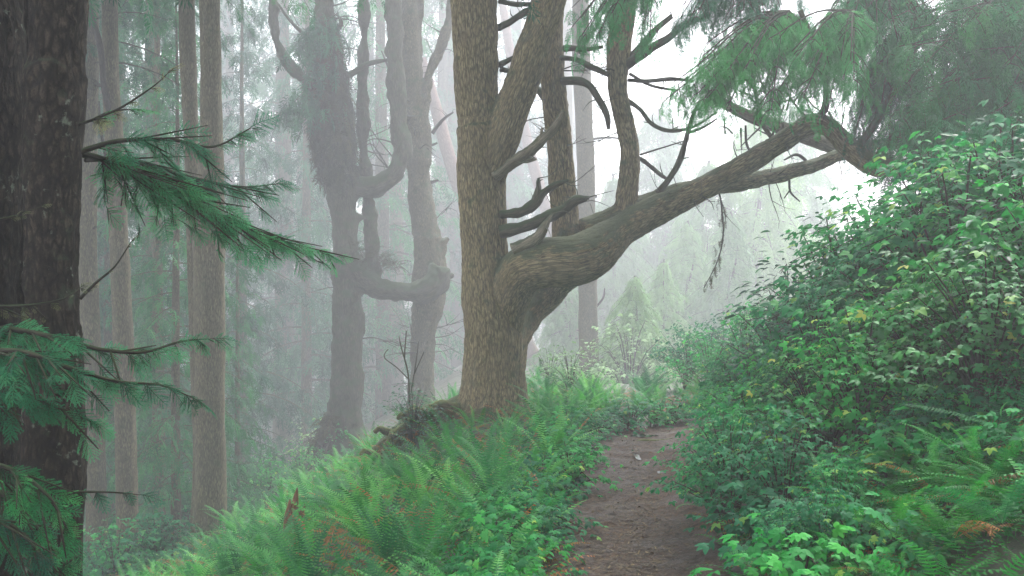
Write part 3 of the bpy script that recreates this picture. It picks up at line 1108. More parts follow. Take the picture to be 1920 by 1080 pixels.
mb = MB()
for k in range(900):
    y = r.uniform(3.9, 6.6)
    x = r.uniform(.2, .58) * y
    if x < 0.12 * y + float(path_hw(y)) + .16:
        continue
    br = r.random() < .06
    v, f = frond(r, r.uniform(.2, .45), r.uniform(0, 6.28), r.uniform(.4, 1.2), r.uniform(.4, 1.4), r.uniform(-.5, .5), 18, br)
    mb.add(v + np.array([x, y, float(ground(x, y))]), f, None, r.uniform(.89, 1) if br else np.clip(r.normal(.3, .2), .02, .82))
structure(mb.obj("fern_undergrowth", M['fern']), 'stuff', "small fern fronds carpeting the foot of the right bank")

# small-leaved ground cover filling between the plants
mb = MB()
n = 30000
yy = r.uniform(4.2, 17, n)
xx = r.uniform(-.56, .6, n) * yy
keep = np.abs(xx - path_x(yy)) > path_hw(yy) + .02 + .1 * r.random(n)
xx, yy = xx[keep], yy[keep]
n = len(xx)
pos = np.stack([xx, yy, ground(xx, yy) + r.uniform(0.0, .16, n)], -1)
an = r.uniform(0, 2 * np.pi, n)
tn = np.clip(r.normal(.45, .25, n), 0, .95)
place(mb, leaflet(1, .6, 0, n=2), pos, np.stack([np.cos(an), np.sin(an), r.uniform(-.2, .5, n)], -1), nrm(np.array([0, 0, 1.]) + r.normal(0, .35, (n, 3))), r.uniform(.02, .045, n), tn)
structure(mb.obj("ground_cover", M['leaf']), 'stuff', "small green leaves covering the forest floor between the ferns")

# ------------------------------------------------------------------ the great forked tree
HERO = empty("candelabra_tree", P(918, 800, 13), "huge forked brown candelabra tree in the middle, its long right limb arching over the trail", "tree")
paths = [pix(x) for x in (
    # trunk
    [(920, 860, 13, 98), (918, 800, 13, 80), (921, 762, 13, 66), (922, 700, 13, 57), (922, 630, 13, 53), (915, 560, 13, 49), (908, 480, 13, 44), (903, 380, 13, 43), (901, 300, 13, 44), (898, 240, 13, 42)],
    # left stem
    [(905, 330, 13, 40), (898, 230, 13, 39), (892, 130, 13, 41), (889, 0, 13, 43), (888, -160, 13, 42)],
    # right stem
    [(915, 330, 12.95, 30), (935, 275, 12.9, 33), (960, 205, 12.85, 34), (994, 110, 12.8, 32), (1024, 20, 12.75, 31), (1045, -60, 12.7, 30), (1070, -170, 12.7, 28)],
    # flank swelling under the big limb
    [(952, 780, 13.0, 42), (952, 700, 13, 32), (948, 620, 12.97, 28), (956, 556, 12.85, 36), (982, 508, 12.7, 46), (1024, 494, 12.6, 47), (1070, 490, 12.6, 47), (1112, 474, 12.75, 44), (1165, 432, 12.95, 32), (1222, 399, 13, 27), (1290, 368, 12.9, 23), (1350, 335, 12.7, 21.5), (1420, 295, 12.5, 20), (1480, 258, 12.3, 19), (1528, 232, 12.1, 19), (1562, 246, 12.0, 19), (1598, 282, 11.9, 21), (1640, 312, 11.7, 19), (1690, 312, 11.5, 13), (1740, 296, 11.2, 10), (1800, 290, 11, 7)],
    # lower heavy elbow behind
    [(952, 690, 13.1, 32), (962, 640, 13.3, 30), (984, 596, 13.65, 30), (1016, 556, 13.9, 32), (1050, 515, 13.9, 34), (1100, 480, 13.6, 34), (1150, 445, 13.3, 32)],
    # upper limb along and behind
    [(1100, 440, 13.15, 30), (1150, 412, 13.2, 25), (1200, 388, 13.25, 20), (1250, 366, 13.3, 17), (1310, 352, 13.3, 16.5), (1380, 344, 13.4, 16), (1450, 331, 13.6, 15), (1530, 308, 13.8, 14.5), (1600, 282, 14.0, 12), (1680, 262, 14.2, 9)],
    # risers
    [(1062, 470, 13.3, 28), (1062, 420, 13.4, 27), (1055, 330, 13.45, 24), (1048, 240, 13.5, 24), (1036, 150, 13.5, 23.5), (1034, 60, 13.5, 22), (1042, -160, 13.5, 21)],
    [(1166, 420, 13.2, 24), (1175, 370, 13.2, 19.5), (1181, 300, 13.25, 18), (1172, 230, 13.3, 17.5), (1158, 165, 13.3, 18), (1160, 90, 13.3, 20), (1172, 10, 13.3, 20), (1178, -160, 13.3, 19)],
    # root flares
    [(880, 770, 12.95, 30), (862, 800, 12.8, 26), (845, 850, 12.5, 24)],
    [(912, 770, 12.8, 30), (905, 815, 12.5, 27), (900, 860, 12.3, 20)],
    [(960, 760, 12.85, 26), (975, 800, 12.7, 22), (985, 850, 12.5, 20)],
    [(870, 765, 13.1, 30), (835, 775, 13.1, 24), (790, 785, 13.0, 20), (745, 815, 12.9, 16), (700, 850, 12.8, 12)],
)]
organic("trunk", paths, M['bark_hero'], 0.018, amp=0.011, freq=28, lump=2.2, parent=HERO, seed=3, smooth_it=4)


def wood_part(name, rows_list, mat, parent, sides=10, rough=.28, seed=0, step=.04, label=None):
    mb = MB()
    rt = np.random.default_rng(seed + 500)
    for k, rows in enumerate(rows_list):
        q = pix(rows)
        tube(mb, q, sides, step, rough, seed=seed + k)
        if name in ("branch", "dead_stub") and rows[0][3] >= 4:
            f = resample(q, .05)
            for _ in range(min(7, 2 + len(f) // 5)):
                i = rt.integers(len(f) // 3, len(f))
                d = nrm(rt.normal(0, 1, 3) + np.array([0, 0, .2]))
                l = rt.uniform(.06, .34) * (f[0, 1] / 13) ** .7
                w = min(f[i, 3] * .5, .010)
                m = f[i, :3] + d * l * .5
                tube(mb, np.array([[*f[i, :3], w], [*m, w * .6], [*(m + nrm(d + rt.normal(0, .5, 3)) * l * .5), .002]]), 5, .05, .2)
    o = mb.obj(name, mat, parent, True)
    if label:
        o['label'] = label
    return o


wood_part("dead_stub", [[(930, 330, 12.75, 10), (958, 308, 12.6, 11), (990, 286, 12.5, 11), (1020, 258, 12.4, 9), (1040, 238, 12.35, 9), (1058, 208, 12.3, 4)], [(975, 300, 12.55, 6), (992, 300, 12.5, 5), (1006, 298, 12.45, 2)], [(1015, 262, 12.4, 5), (1016, 240, 12.35, 2)]], M['deadwood'], HERO, label="pale barkless stub leaning up to the right")
wood_part("dead_stub", [[(938, 402, 12.8, 9), (975, 398, 12.75, 9), (1000, 385, 12.7, 10), (1018, 362, 12.7, 7), (1040, 347, 12.65, 6), (1066, 338, 12.6, 3)], [(1000, 384, 12.7, 6), (1009, 358, 12.7, 6), (1010, 334, 12.7, 2.5)]], M['bark_mossy'], HERO, seed=5)
wood_part("dead_stub", [[(940, 434, 12.8, 13), (985, 424, 12.7, 12), (1030, 405, 12.6, 12), (1062, 388, 12.55, 10), (1080, 374, 12.5, 9), (1104, 370, 12.5, 4)], [(1060, 392, 12.55, 8), (1085, 378, 12.55, 5), (1100, 374, 12.5, 3)]], M['bark_mossy'], HERO, seed=9)
wood_part("dead_stub", [[(962, 468, 12.5, 13), (990, 455, 12.45, 12), (1012, 440, 12.4, 9), (1026, 416, 12.4, 6), (1036, 400, 12.4, 2)]], M['deadwood'], HERO, seed=12, label="short pale broken stub on top of the limb's elbow")
for k, rows in enumerate((
        [(935, 52, 13, 7), (958, 40, 13.1, 6), (985, 22, 13.1, 6), (1002, 15, 13, 5)],
        [(936, 2, 13, 5), (965, 8, 13.1, 5), (1000, 8, 13, 4)],
        [(937, 122, 13, 6), (955, 112, 13.1, 5), (975, 104, 13, 4)],
        [(940, 130, 13.1, 6), (958, 134, 13.2, 4)],
        [(1030, 195, 13.5, 10), (1018, 178, 13.6, 8), (1004, 164, 13.7, 5)],
        [(1050, 92, 13.5, 7), (1075, 90, 13.6, 6), (1095, 93, 13.7, 5), (1130, 88, 13.8, 3)],
        [(1050, 108, 13.4, 5), (1080, 112, 13.3, 5), (1110, 126, 13.2, 6), (1140, 140, 13.1, 5)],
        [(1055, 152, 13.4, 8), (1085, 152, 13.2, 8), (1105, 160, 13.1, 7), (1122, 185, 13.1, 7), (1138, 215, 13.1, 6), (1141, 242, 13.1, 3)],
        [(1170, 125, 13.3, 10), (1200, 105, 13.1, 9), (1225, 88, 13, 8), (1255, 70, 12.9, 7), (1285, 45, 12.7, 6), (1330, 30, 12.5, 5)],
        [(1175, 118, 13.3, 9), (1205, 85, 13.3, 8), (1230, 55, 13.2, 6), (1260, 30, 13.1, 5)],
        [(1176, 188, 13.3, 5), (1200, 205, 13.3, 4), (1222, 232, 13.3, 4), (1255, 245, 13.3, 4), (1300, 238, 13.2, 2.5), (1345, 210, 13.1, 1.5)],
        [(1178, 150, 13.3, 4), (1215, 152, 13.4, 4), (1260, 148, 13.6, 4), (1300, 152, 13.7, 2)],
        [(1180, 138, 13.3, 3), (1220, 160, 13.4, 3), (1270, 170, 13.6, 2)],
        [(1182, 290, 13.3, 4), (1205, 300, 13.4, 4), (1235, 325, 13.5, 4), (1250, 335, 13.5, 3)],
        [(1234, 362, 13.1, 7), (1255, 335, 13, 6), (1275, 300, 12.9, 6), (1288, 255, 12.8, 5), (1300, 215, 12.7, 4), (1312, 190, 12.6, 3)],
        [(1288, 250, 12.8, 3), (1320, 238, 12.7, 2.5), (1345, 222, 12.6, 1.5)],
        [(1528, 225, 12.1, 8), (1545, 206, 12, 7), (1548, 160, 11.9, 6), (1530, 90, 11.8, 6), (1500, 20, 11.7, 5)],
        [(1600, 285, 11.9, 8), (1622, 258, 11.9, 7), (1660, 200, 11.9, 7), (1705, 120, 12, 6), (1730, 40, 12, 5)],
        [(1640, 300, 11.8, 7), (1665, 270, 11.8, 6), (1740, 225, 11.7, 5), (1850, 190, 11.5, 4)],
        [(1450, 262, 12.4, 5), (1425, 225, 12.4, 4), (1418, 180, 12.3, 4), (1400, 120, 12.2, 3)],
        [(1415, 298, 12.5, 3), (1400, 270, 12.5, 2.5), (1398, 235, 12.5, 2)],
        [(1520, 310, 13.8, 3), (1495, 290, 13.7, 3), (1470, 300, 13.6, 1.5)],
        [(1200, 290, 13.3, 2), (1290, 262, 13.4, 1), ],
        [(1480, 338, 13.7, 2.5), (1482, 360, 13.7, 2), (1500, 378, 13.7, 1.2)],
        [(1482, 355, 13.7, 1.6), (1470, 372, 13.7, 1)])):
    wood_part("branch", [rows], M['bark_mossy'] if rows[0][3] > 4 else M['twig'], HERO, 8, .12, 30 + k)
# gnarled roots tumbling down the slope on the left
rts = []
rr_ = np.random.default_rng(8)
for k in range(15):
    x0, y0 = 862 - rr_.uniform(0, 30), 768 + rr_.uniform(-5, 45)
    pts = [(x0, y0, 12.7, rr_.uniform(8, 13))]
    x, y = x0, y0
    Yd = 12.7
    for j in range(rr_.integers(4, 7)):
        x -= rr_.uniform(4, 34)
        y += rr_.uniform(-22, 26) + (3 if x > 760 else 8)
        Yd += rr_.uniform(-.16, .1)
        y = np.clip(y, 757 + max(0, 800 - x) * .25, 842 + max(0, 760 - x) * .3)
        pts.append((x, y, Yd, rr_.uniform(5, 9) * (1 - j * .06)))
    pts.append((x - 8, y + 8, Yd, 3))
    rts.append(pix(pts))
organic("root_burl", rts, M['rootwood'], 0.014, amp=0.008, freq=34, parent=HERO, seed=8, smooth_it=2)


def foliage_line(r, rows, side, sprlen, pos, dr, sc, wood, hang=.9, step=.13):
    """a traced branch with hanging side twigs"""
    f = resample(np.array([P(*q) for q in rows]), step)
    T = nrm(np.gradient(f, axis=0))
    n = len(f)
    wood.append(np.hstack([f, np.linspace(.016, .005, n)[:, None]]))
    for i in range(n):
        t = i / max(1, n - 1)
        for s in (-1, 1):
            sd = nrm(np.cross(T[i], [0, 0, 1])) * s
            l = side * r.uniform(.4, 1.1) * (1 - .45 * t)
            e = nrm(sd * r.uniform(.4, 1) + T[i] * r.uniform(.2, .8) + np.array([0, 0, -hang * r.uniform(.2, 1)]))
            m = max(1, int(l / (sprlen * .45)))
            for j in range(m):
                u = (j + r.random()) / m
                pos.append(f[i] + e * l * u + np.array([0, 0, -.3 * l * u * u]))
                dr.append(nrm(e + np.array([0, 0, -hang * (.4 + .7 * u)]) + r.normal(0, .28, 3)))
                sc.append(sprlen * r.uniform(.7, 1.3))
            if r.random() < .5:
                q = f[i] + e * l + np.array([0, 0, -.3 * l])
                wood.append(np.array([[*f[i], .006], [*((f[i] + q) / 2 + [0, 0, .03]), .004], [*q, .002]]))
    pos.append(f[-1]); dr.append(T[-1]); sc.append(sprlen)


def foliage_part(name, parent, lines, mat, tpls, side, sprlen, seed, hang=.9, step=.13, tint=None, label=None):
    r = np.random.default_rng(seed)
    pos, dr, sc, wood = [], [], [], []
    for rows in lines:
        foliage_line(r, rows, side, sprlen, pos, dr, sc, wood, hang, step)
    mb = MB()
    fill(mb, tpls, r, pos, dr, sc, tint)
    o = mb.obj(name, mat, parent)
    if label:
        o['label'] = label
    wb = MB()
    for w in wood:
        tube(wb, w, 5, .1)
    wb.obj("twigs", M['twig'], o)
    return o


rc = np.random.default_rng(21)
# bright hanging sprays over the centre right
def fan(x0, y0, Y0, targets, Y1, jit=14):
    out = []
    for tx, ty in targets:
        tx += rc.uniform(-jit, jit); ty += rc.uniform(-jit, jit)
        Ye = Y1 + rc.uniform(-.5, .5)
        out.append([(x0, y0, Y0), ((x0 * .55 + tx * .45), (y0 * .6 + ty * .4) - 18, (Y0 + Ye) / 2), (tx, ty, Ye)])
    return out


for (ox, oy, oY, box, tY, cnt, mat, side, sl, nm) in (
        (1470, 60, 11.9, (1235, 1330, 150, 200), 11.0, 11, 'needle_bright', .30, .17, "bright_bough"),
        (1480, 20, 11.9, (1310, 1460, 90, 210), 11.0, 22, 'needle_bright', .34, .18, "bright_bough"),
        (1600, 20, 11.7, (1440, 1640, 70, 210), 11.0, 26, 'needle_bright', .36, .18, "bright_bough"),
        (1230, -90, 12.1, (1070, 1230, -10, 95), 11.7, 18, 'needle_bright', .30, .18, "bright_bough"),
        (1400, -110, 12.1, (1250, 1520, -20, 60), 11.8, 26, 'needle_bright', .38, .2, "bough"),
        (1640, -60, 12.2, (1540, 1760, 0, 150), 12.0, 26, 'needle_bright', .40, .2, "bright_bough"),
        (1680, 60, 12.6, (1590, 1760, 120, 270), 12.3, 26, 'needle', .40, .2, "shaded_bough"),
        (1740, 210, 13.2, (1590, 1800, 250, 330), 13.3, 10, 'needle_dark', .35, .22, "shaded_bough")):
    tg = [(rc.uniform(box[0], box[1]), rc.uniform(box[2], box[3])) for _ in range(cnt)]
    foliage_part(nm, HERO, fan(ox, oy, oY, tg, tY, 6), M[mat], SPRAY + SPRAY_HANG, side, sl, int(ox), .65, .15)

# a second, shaded conifer leaning in from the upper right
LEAN = empty("overhanging_conifer", (8.4, 14.6, float(ground(8.4, 14.6))), "shaded conifer at the upper right, dark boughs hanging behind the thicket skyline", "tree")
gz = float(ground(8.4, 14.6))
mb = MB()
tube(mb, np.array([[8.4, 14.6, gz - .3, .34], [8.1, 14.6, 2.5, .28], [7.6, 14.4, 4.5, .24], [7.0, 14.2, 7.5, .2], [6.8, 14, 9.5, .16]]), 18, .12, .12, seed=4)
mb.obj("trunk", M['bark_mossy'], LEAN, True)
cent = [(1960, 60), (1900, 120), (1940, 200), (1840, 60), (1880, 240), (1800, 150)]
lines = []
for k in range(86):
    x0, y0 = 2000 + rc.uniform(-60, 60), rc.uniform(-120, 260)
    tx, ty = rc.uniform(1660, 1900), rc.uniform(-20, 300)
    ty = max(ty, (tx - 1660) * .0 - 20)
    lines.append([(x0, y0, 12.4), ((x0 + tx) / 2, (y0 + ty) / 2 - 40, 11.6), (tx, ty, rc.uniform(10.4, 12.4))])
foliage_part("dark_bough", LEAN, lines[:28], M['needle_bright'], SPRAY_MID, .5, .27, 31, .6, .2)
foliage_part("dark_bough", LEAN, lines[28:], M['needle'], SPRAY_MID, .5, .27, 32, .6, .2)
wood_part("bare_branch", [[(1662, 122, 12.4, 2), (1690, 120, 12.4, 3), (1708, 104, 12.4, 3), (1725, 78, 12.5, 2.5)]], M['deadwood'], LEAN, 6, label="pale curved dead branch")
wood_part("bare_branch", [[(1680, 5, 12.6, 2), (1720, 18, 12.6, 2.5), (1780, 14, 12.8, 2.5), (1830, -10, 13, 3)]], M['deadwood'], LEAN, 6, label="thin pale dead branch at the top")
tw = []
for k in range(46):
    x, y = rc.uniform(1330, 1600), rc.uniform(130, 260)
    a = rc.uniform(0, 6.28)
    l = rc.uniform(25, 75)
    tw.append([(x, y, 13.4, 2.2), (x + math.cos(a) * l * .5, y + math.sin(a) * l * .5 + rc.uniform(-8, 8), 13.4 + rc.uniform(-.4, .4), 1.6), (x + math.cos(a) * l, y + math.sin(a) * l, 13.4, .9)])
for q in tw:
    wood_part("twig", [q], M['twig'], HERO, 5, 0, step=.15)
# dim grey trunk crossing behind
wood_part("branch", [[(1330, 180, 14.6, 9), (1400, 215, 14.6, 11), (1480, 245, 14.6, 13), (1560, 275, 14.6, 14), (1640, 300, 14.6, 15), (1760, 340, 14.6, 16), (1900, 380, 14.6, 18), (1990, 420, 14.6, 20)]], M['bark_tree'], LEAN, 14, .12, 3)

# ------------------------------------------------------------------ mossy candelabra tree in the mist, and its neighbours
CAN = empty("candelabra_tree", P(645, 850, 19), "misty mossy candelabra tree left of centre, shaggy swollen trunk with U-shaped limbs", "tree")
paths = [pix(x) for x in (
    [(636, 910, 19, 60), (640, 850, 19, 54), (648, 800, 19, 36), (651, 720, 19, 29), (652, 640, 19, 28), (652, 550, 19, 28), (648, 470, 19, 25), (645, 400, 19, 25), (640, 350, 19, 30), (628, 290, 19, 38), (622, 220, 19, 38), (616, 150, 19, 30), (612, 80, 19, 20), (609, 0, 19, 18), (607, -160, 19, 17)],
    [(610, 180, 19, 14), (585, 160, 19, 11), (553, 132, 19, 10), (528, 105, 19, 9), (515, 60, 19, 8), (512, 0, 19, 8), (512, -120, 19, 7)],
    [(645, 345, 19, 24), (675, 352, 19, 20), (710, 348, 19, 18), (740, 325, 19, 17), (754, 285, 19, 16), (748, 235, 19, 15), (743, 170, 19, 16), (740, 80, 19, 17), (738, -160, 19, 16)],
    [(655, 500, 19, 26), (680, 525, 19, 24), (720, 545, 19, 18), (770, 549, 19.1, 19), (812, 535, 19.1, 24), (825, 500, 19.2, 20)],
    [(700, 545, 19.1, 14), (698, 480, 19.2, 14), (694, 400, 19.3, 13), (684, 320, 19.3, 11), (681, 200, 19.3, 10), (682, 80, 19.3, 10), (684, -160, 19.3, 9)],
    [(655, 412, 19, 10), (670, 410, 19, 8), (686, 405, 19.1, 6)],
)]
organic("trunk", paths, M['bark_mossy'], 0.055, amp=0.022, freq=11, lump=3.4, parent=CAN, seed=13, smooth_it=6)
mb = MB()
r = np.random.default_rng(3)
n = 950
py = r.uniform(50, 345, n)
hw = np.interp(py, [40, 60, 120, 200, 290, 350], [16, 22, 30, 38, 36, 24]) * 1.02
cx = np.interp(py, [0, 80, 150, 220, 290, 350], [609, 612, 616, 622, 628, 642])
an = r.uniform(0, 2 * np.pi, n)
pos = np.array([P(cx[i] + math.cos(an[i]) * hw[i] * .9, py[i], 19 + math.sin(an[i]) * hw[i] * .9 * 19 / FPX) for i in range(n)])
dr = np.stack([np.cos(an) * .8, np.sin(an) * .8, r.uniform(-1.6, -.4, n)], -1)
fill(mb, SPRAY_FAR, r, pos, dr, r.uniform(.17, .5, n))
mb.obj("moss_shag", M['shag'], CAN)
mb = MB()
n = 330
px = r.uniform(655, 745, n)
hgt = np.interp(px, [655, 690, 740], [55, 50, 10])
top = np.interp(px, [655, 690, 745], [455, 462, 500])
for i in range(n):
    v, f = frond(r, r.uniform(.3, .7), r.uniform(0, 6.28), r.uniform(.2, 1.2), r.uniform(.6, 1.8), 0, 14)
    mb.add(v + P(px[i], top[i] + r.uniform(0, 1) * hgt[i], 19 + r.uniform(-.3, .3)), f, None, r.uniform(0, .6))
mb.obj("fern_mat", M['shag'], CAN)
mb = MB()
n = 130
py = r.uniform(770, 830, n)
pos = np.array([P(np.interp(y, [770, 830], [620, 596]) + r.uniform(-8, 20), y, 18.9 + r.uniform(-.5, .3)) for y in py])
fill(mb, SPRAY_FAR, r, pos, np.stack([r.normal(-.6, .4, n), r.normal(0, .4, n), r.uniform(-1, 0, n)], -1), r.uniform(.2, .5, n))
mb.obj("moss_shag", M['shag'], CAN)
for k, rows in enumerate(([(625, 60, 19, 6), (640, 45, 19, 4), (632, 25, 19, 2)], [(640, 150, 19, 8), (665, 135, 19, 6), (690, 120, 19.1, 5), (730, 112, 19.2, 3)], [(606, 110, 19, 5), (575, 70, 19.2, 4), (545, 40, 19.3, 3), (520, 5, 19.4, 2)])):
    wood_part("branch", [rows], M['bark_mossy'], CAN, 7, .1, k)
CF = []
for k in range(16):
    x, y = r.uniform(535, 640), r.uniform(-30, 200)
    CF.append([(620, y - 20, 19), ((x + 620) / 2, y - 12, 18.8), (x, y + r.uniform(0, 25), 18.6)])
foliage_part("bough", CAN, CF, M['needle'], SPRAY_FAR, .7, .5, 55, .7, .4)

KN = empty("knobby_tree", P(792, 745, 20), "misty tree with knobby bulging trunk and paired stems, left of the great tree", "tree")
paths = [pix(x) for x in (
    [(788, 790, 20, 34), (790, 745, 20, 26), (792, 680, 20, 21), (797, 610, 20, 24), (803, 550, 20, 32), (806, 500, 20, 31), (798, 440, 20, 26), (788, 370, 20, 22), (782, 300, 20, 20), (778, 230, 20, 18), (773, 150, 20, 17), (768, 60, 20, 18), (765, -160, 20, 18)],
    [(792, 345, 20, 14), (799, 280, 20, 11), (797, 210, 20, 8), (803, 150, 20, 8), (822, 100, 20, 9), (838, 50, 20, 9), (848, -20, 20, 8), (855, -150, 20, 8)],
    [(822, 470, 20, 14), (836, 452, 20, 7), (843, 447, 20, 3)],
    [(826, 525, 20, 14), (840, 520, 20, 7), (850, 516, 20, 3)],
    [(800, 290, 20, 9), (790, 220, 20, 8), (785, 120, 20.1, 7), (790, 0, 20.1, 6), (792, -120, 20.1, 6)],
)]
organic("trunk", paths, M['bark_tree'], 0.055, amp=0.022, freq=11, lump=3.0, parent=KN, seed=17, smooth_it=5)
for k, rows in enumerate(([(810, 250, 20, 4), (830, 225, 20, 3), (850, 210, 20, 1.5)], [(802, 275, 20, 3), (820, 268, 20, 2)], [(808, 342, 20, 4), (822, 338, 20, 2)], [(775, 200, 20, 3), (735, 140, 20, 2), (715, 95, 20, 1)])):
    wood_part("branch", [rows], M['twig'], KN, 6, .1, k)


TALL = []


def trunk_tree(name, rows, label, mat, stubs=(), rough=.07, seed=0, sides=26, group=None, crown=0):
    Y = rows[0][2]
    e = empty(name, P(rows[0][0], rows[0][1], Y), label, "tree", group)
    mb = MB()
    q = pix(rows)
    tube(mb, q, sides, .05, rough, seed=seed)
    mb.obj("trunk", mat, e, True)
    if crown:
        TALL.append((e, rows[-1][0], rows[-1][2], rows[-1][3], crown))
    for k, s in enumerate(stubs):
        wood_part("branch", [s], M['twig'], e, 6, .1, k)
    return e


TA = trunk_tree("tall_trunk", [(393, 1060, 15, 42), (393, 1000, 15, 33), (394, 900, 15, 28.5), (394, 700, 15, 28), (392, 500, 15, 29), (392, 420, 15, 28), (396, 300, 15, 23), (395, 150, 15, 19.5), (393, 0, 15, 19), (392, -160, 15, 18)],
                "thick straight brown trunk on the left, stoutest of the left group, base among ferns", M['bark_tree'], seed=1, crown=.9)
trunk_tree("slender_trunk", [(370, 1050, 15.4, 18), (371, 990, 15.4, 14), (374, 860, 15.4, 12), (368, 650, 15.4, 12), (363, 450, 15.4, 13), (359, 300, 15.4, 13), (353, 120, 15.4, 15), (350, 0, 15.4, 15), (348, -160, 15.4, 14)],
           "slender trunk pressed close behind the stout left trunk, parting from it near the top", M['bark_tree'], seed=2, crown=.2)
trunk_tree("lichened_trunk", [(242, 1130, 15.8, 24), (240, 1060, 15.8, 20), (237, 900, 15.8, 19.5), (233, 700, 15.8, 19), (227, 540, 15.8, 17.5), (221, 400, 15.8, 17), (214, 250, 15.8, 17), (207, 120, 15.8, 15), (205, -160, 15.8, 14)],
           "brown trunk between the dark flaky trunk and the stout one, flecked with yellow lichen", M['bark_tree'], [[(212, 235, 15.8, 6), (196, 170, 15.6, 6), (188, 90, 15.5, 6), (172, 30, 15.4, 6), (160, -20, 15.3, 5), (150, -90, 15.3, 4)], [(205, 330, 15.8, 3), (190, 250, 15.5, 3), (185, 190, 15.5, 2)]], seed=3, crown=.2)
trunk_tree("dark_trunk", [(185, 1120, 16.5, 24), (183, 1050, 16.5, 20), (178, 850, 16.5, 19), (172, 700, 16.5, 19), (165, 500, 16.5, 17), (164, 300, 16.5, 17), (166, 100, 16.5, 18), (168, -160, 16.5, 17)],
           "shaded trunk right beside the edge of the dark flaky foreground trunk", M['bark_tree'], [[(172, 158, 16.5, 4), (190, 160, 16.4, 3.5), (196, 160, 16.4, 3)], [(170, 432, 16.5, 3), (180, 425, 16.4, 2.5)]], seed=4, crown=-1.4)
trunk_tree("thin_trunk", [(213, 1100, 19, 14), (211, 1050, 19, 11), (208, 850, 19, 11), (202, 650, 19, 11), (194, 450, 19, 10), (188, 250, 19, 10), (186, -160, 19, 9)],
           "thin greyish trunk seen in the gap between two left trunks", M['bark_tree'], [[(195, 618, 19, 3), (208, 616, 18.9, 3)]], seed=5, crown=-.8)
trunk_tree("straight_trunk", [(1105, 800, 21, 26), (1105, 745, 21, 20), (1104, 650, 21, 18.5), (1103, 550, 21, 17.5), (1100, 400, 21, 16.5), (1096, 250, 21, 16.5), (1090, 100, 21, 16.5), (1087, -160, 21, 16)],
           "straight misty trunk behind the great tree, right of it, ending in ferns", M['bark_tree'],
           [[(1100, 262, 21, 3), (1140, 258, 21, 2.5), (1180, 262, 21, 1.5)], [(1108, 372, 21, 3), (1120, 368, 21, 2)], [(1106, 590, 21, 2), (1130, 560, 21, 2), (1134, 540, 21, 1)]], seed=6, crown=1.8)
trunk_tree("leaning_trunk", [(1035, 765, 27, 16), (1012, 700, 27, 17), (985, 640, 27, 16), (940, 530, 27, 15), (890, 415, 27, 14), (850, 320, 27, 13), (815, 195, 27, 11), (790, 110, 27, 9)],
           "pale reddish trunk leaning left behind the great tree", M['bark_pink'], seed=7, sides=16)
trunk_tree("leaning_trunk", [(1095, 740, 30, 13), (1078, 620, 30, 13), (1060, 520, 30, 12), (1020, 380, 30, 11), (985, 250, 30, 10), (950, 60, 30, 8), (930, -90, 30, 7)],
           "faint reddish leaning trunk just left of the straight misty trunk", M['bark_pink'], seed=8, sides=14)
for k, (px, w, Y, py, lab) in enumerate(((530, 19, 29, 880, "dim grey trunk far down the slope between the stout left trunk and the mossy tree"),
                                         (741, 15, 30, 770, "faint trunk in fog between the mossy tree and the knobby tree"),
                                         (1055, 24, 33, 730, "broad faint trunk in fog just behind the great tree's right flank"),
                                         (840, 22, 34, 740, "broad faint trunk in fog against the left edge of the great tree"),
                                         (968, 16, 36, 720, "faint trunk in fog seen under the great tree's elbow"))):
    trunk_tree("foggy_trunk", [(px, py + 70, Y, w * 1.25), (px, py, Y, w * 1.05), (px + 3, 500, Y, w * .9), (px + 1, 200, Y, w * .75), (px - 2, -120, Y, w * .6)], lab, M['bark_tree'], seed=20 + k, sides=14)

# ------------------------------------------------------------------ dark flaky trunk in the left foreground
NEAR = empty("flaky_trunk", (-2.3, 4.7, float(ground(-2.3, 4.7))), "dark flaky trunk filling the left edge, fused from two stems with a black seam", "tree")
gz = float(ground(-2.3, 4.7)) - .3
paths = [np.array([[*P(a, b, Y), w * Y / FPX] for a, b, Y, w in rows]) for rows in (
    [(-72, 1380, 4.7, 145), (-66, 1080, 4.7, 100), (-58, 800, 4.7, 86), (-52, 500, 4.7, 84), (-48, 200, 4.7, 82), (-46, 0, 4.7, 80), (-46, -400, 4.7, 78)],
    [(78, 1380, 4.6, 100), (92, 1080, 4.6, 56), (98, 900, 4.6, 56), (104, 700, 4.6, 50), (98, 500, 4.6, 50), (102, 250, 4.6, 49), (110, 0, 4.6, 46), (112, -400, 4.6, 44)],
    [(20, 1380, 5.0, 100), (25, 1080, 5.0, 70), (32, 600, 5.0, 66), (36, 200, 5.0, 62), (40, -400, 5.0, 58)],
)]
organic("trunk", paths, M['bark_near'], 0.011, amp=0.010, freq=18, parent=NEAR, seed=23, smooth_it=3, stretch=.3, flake=.006)


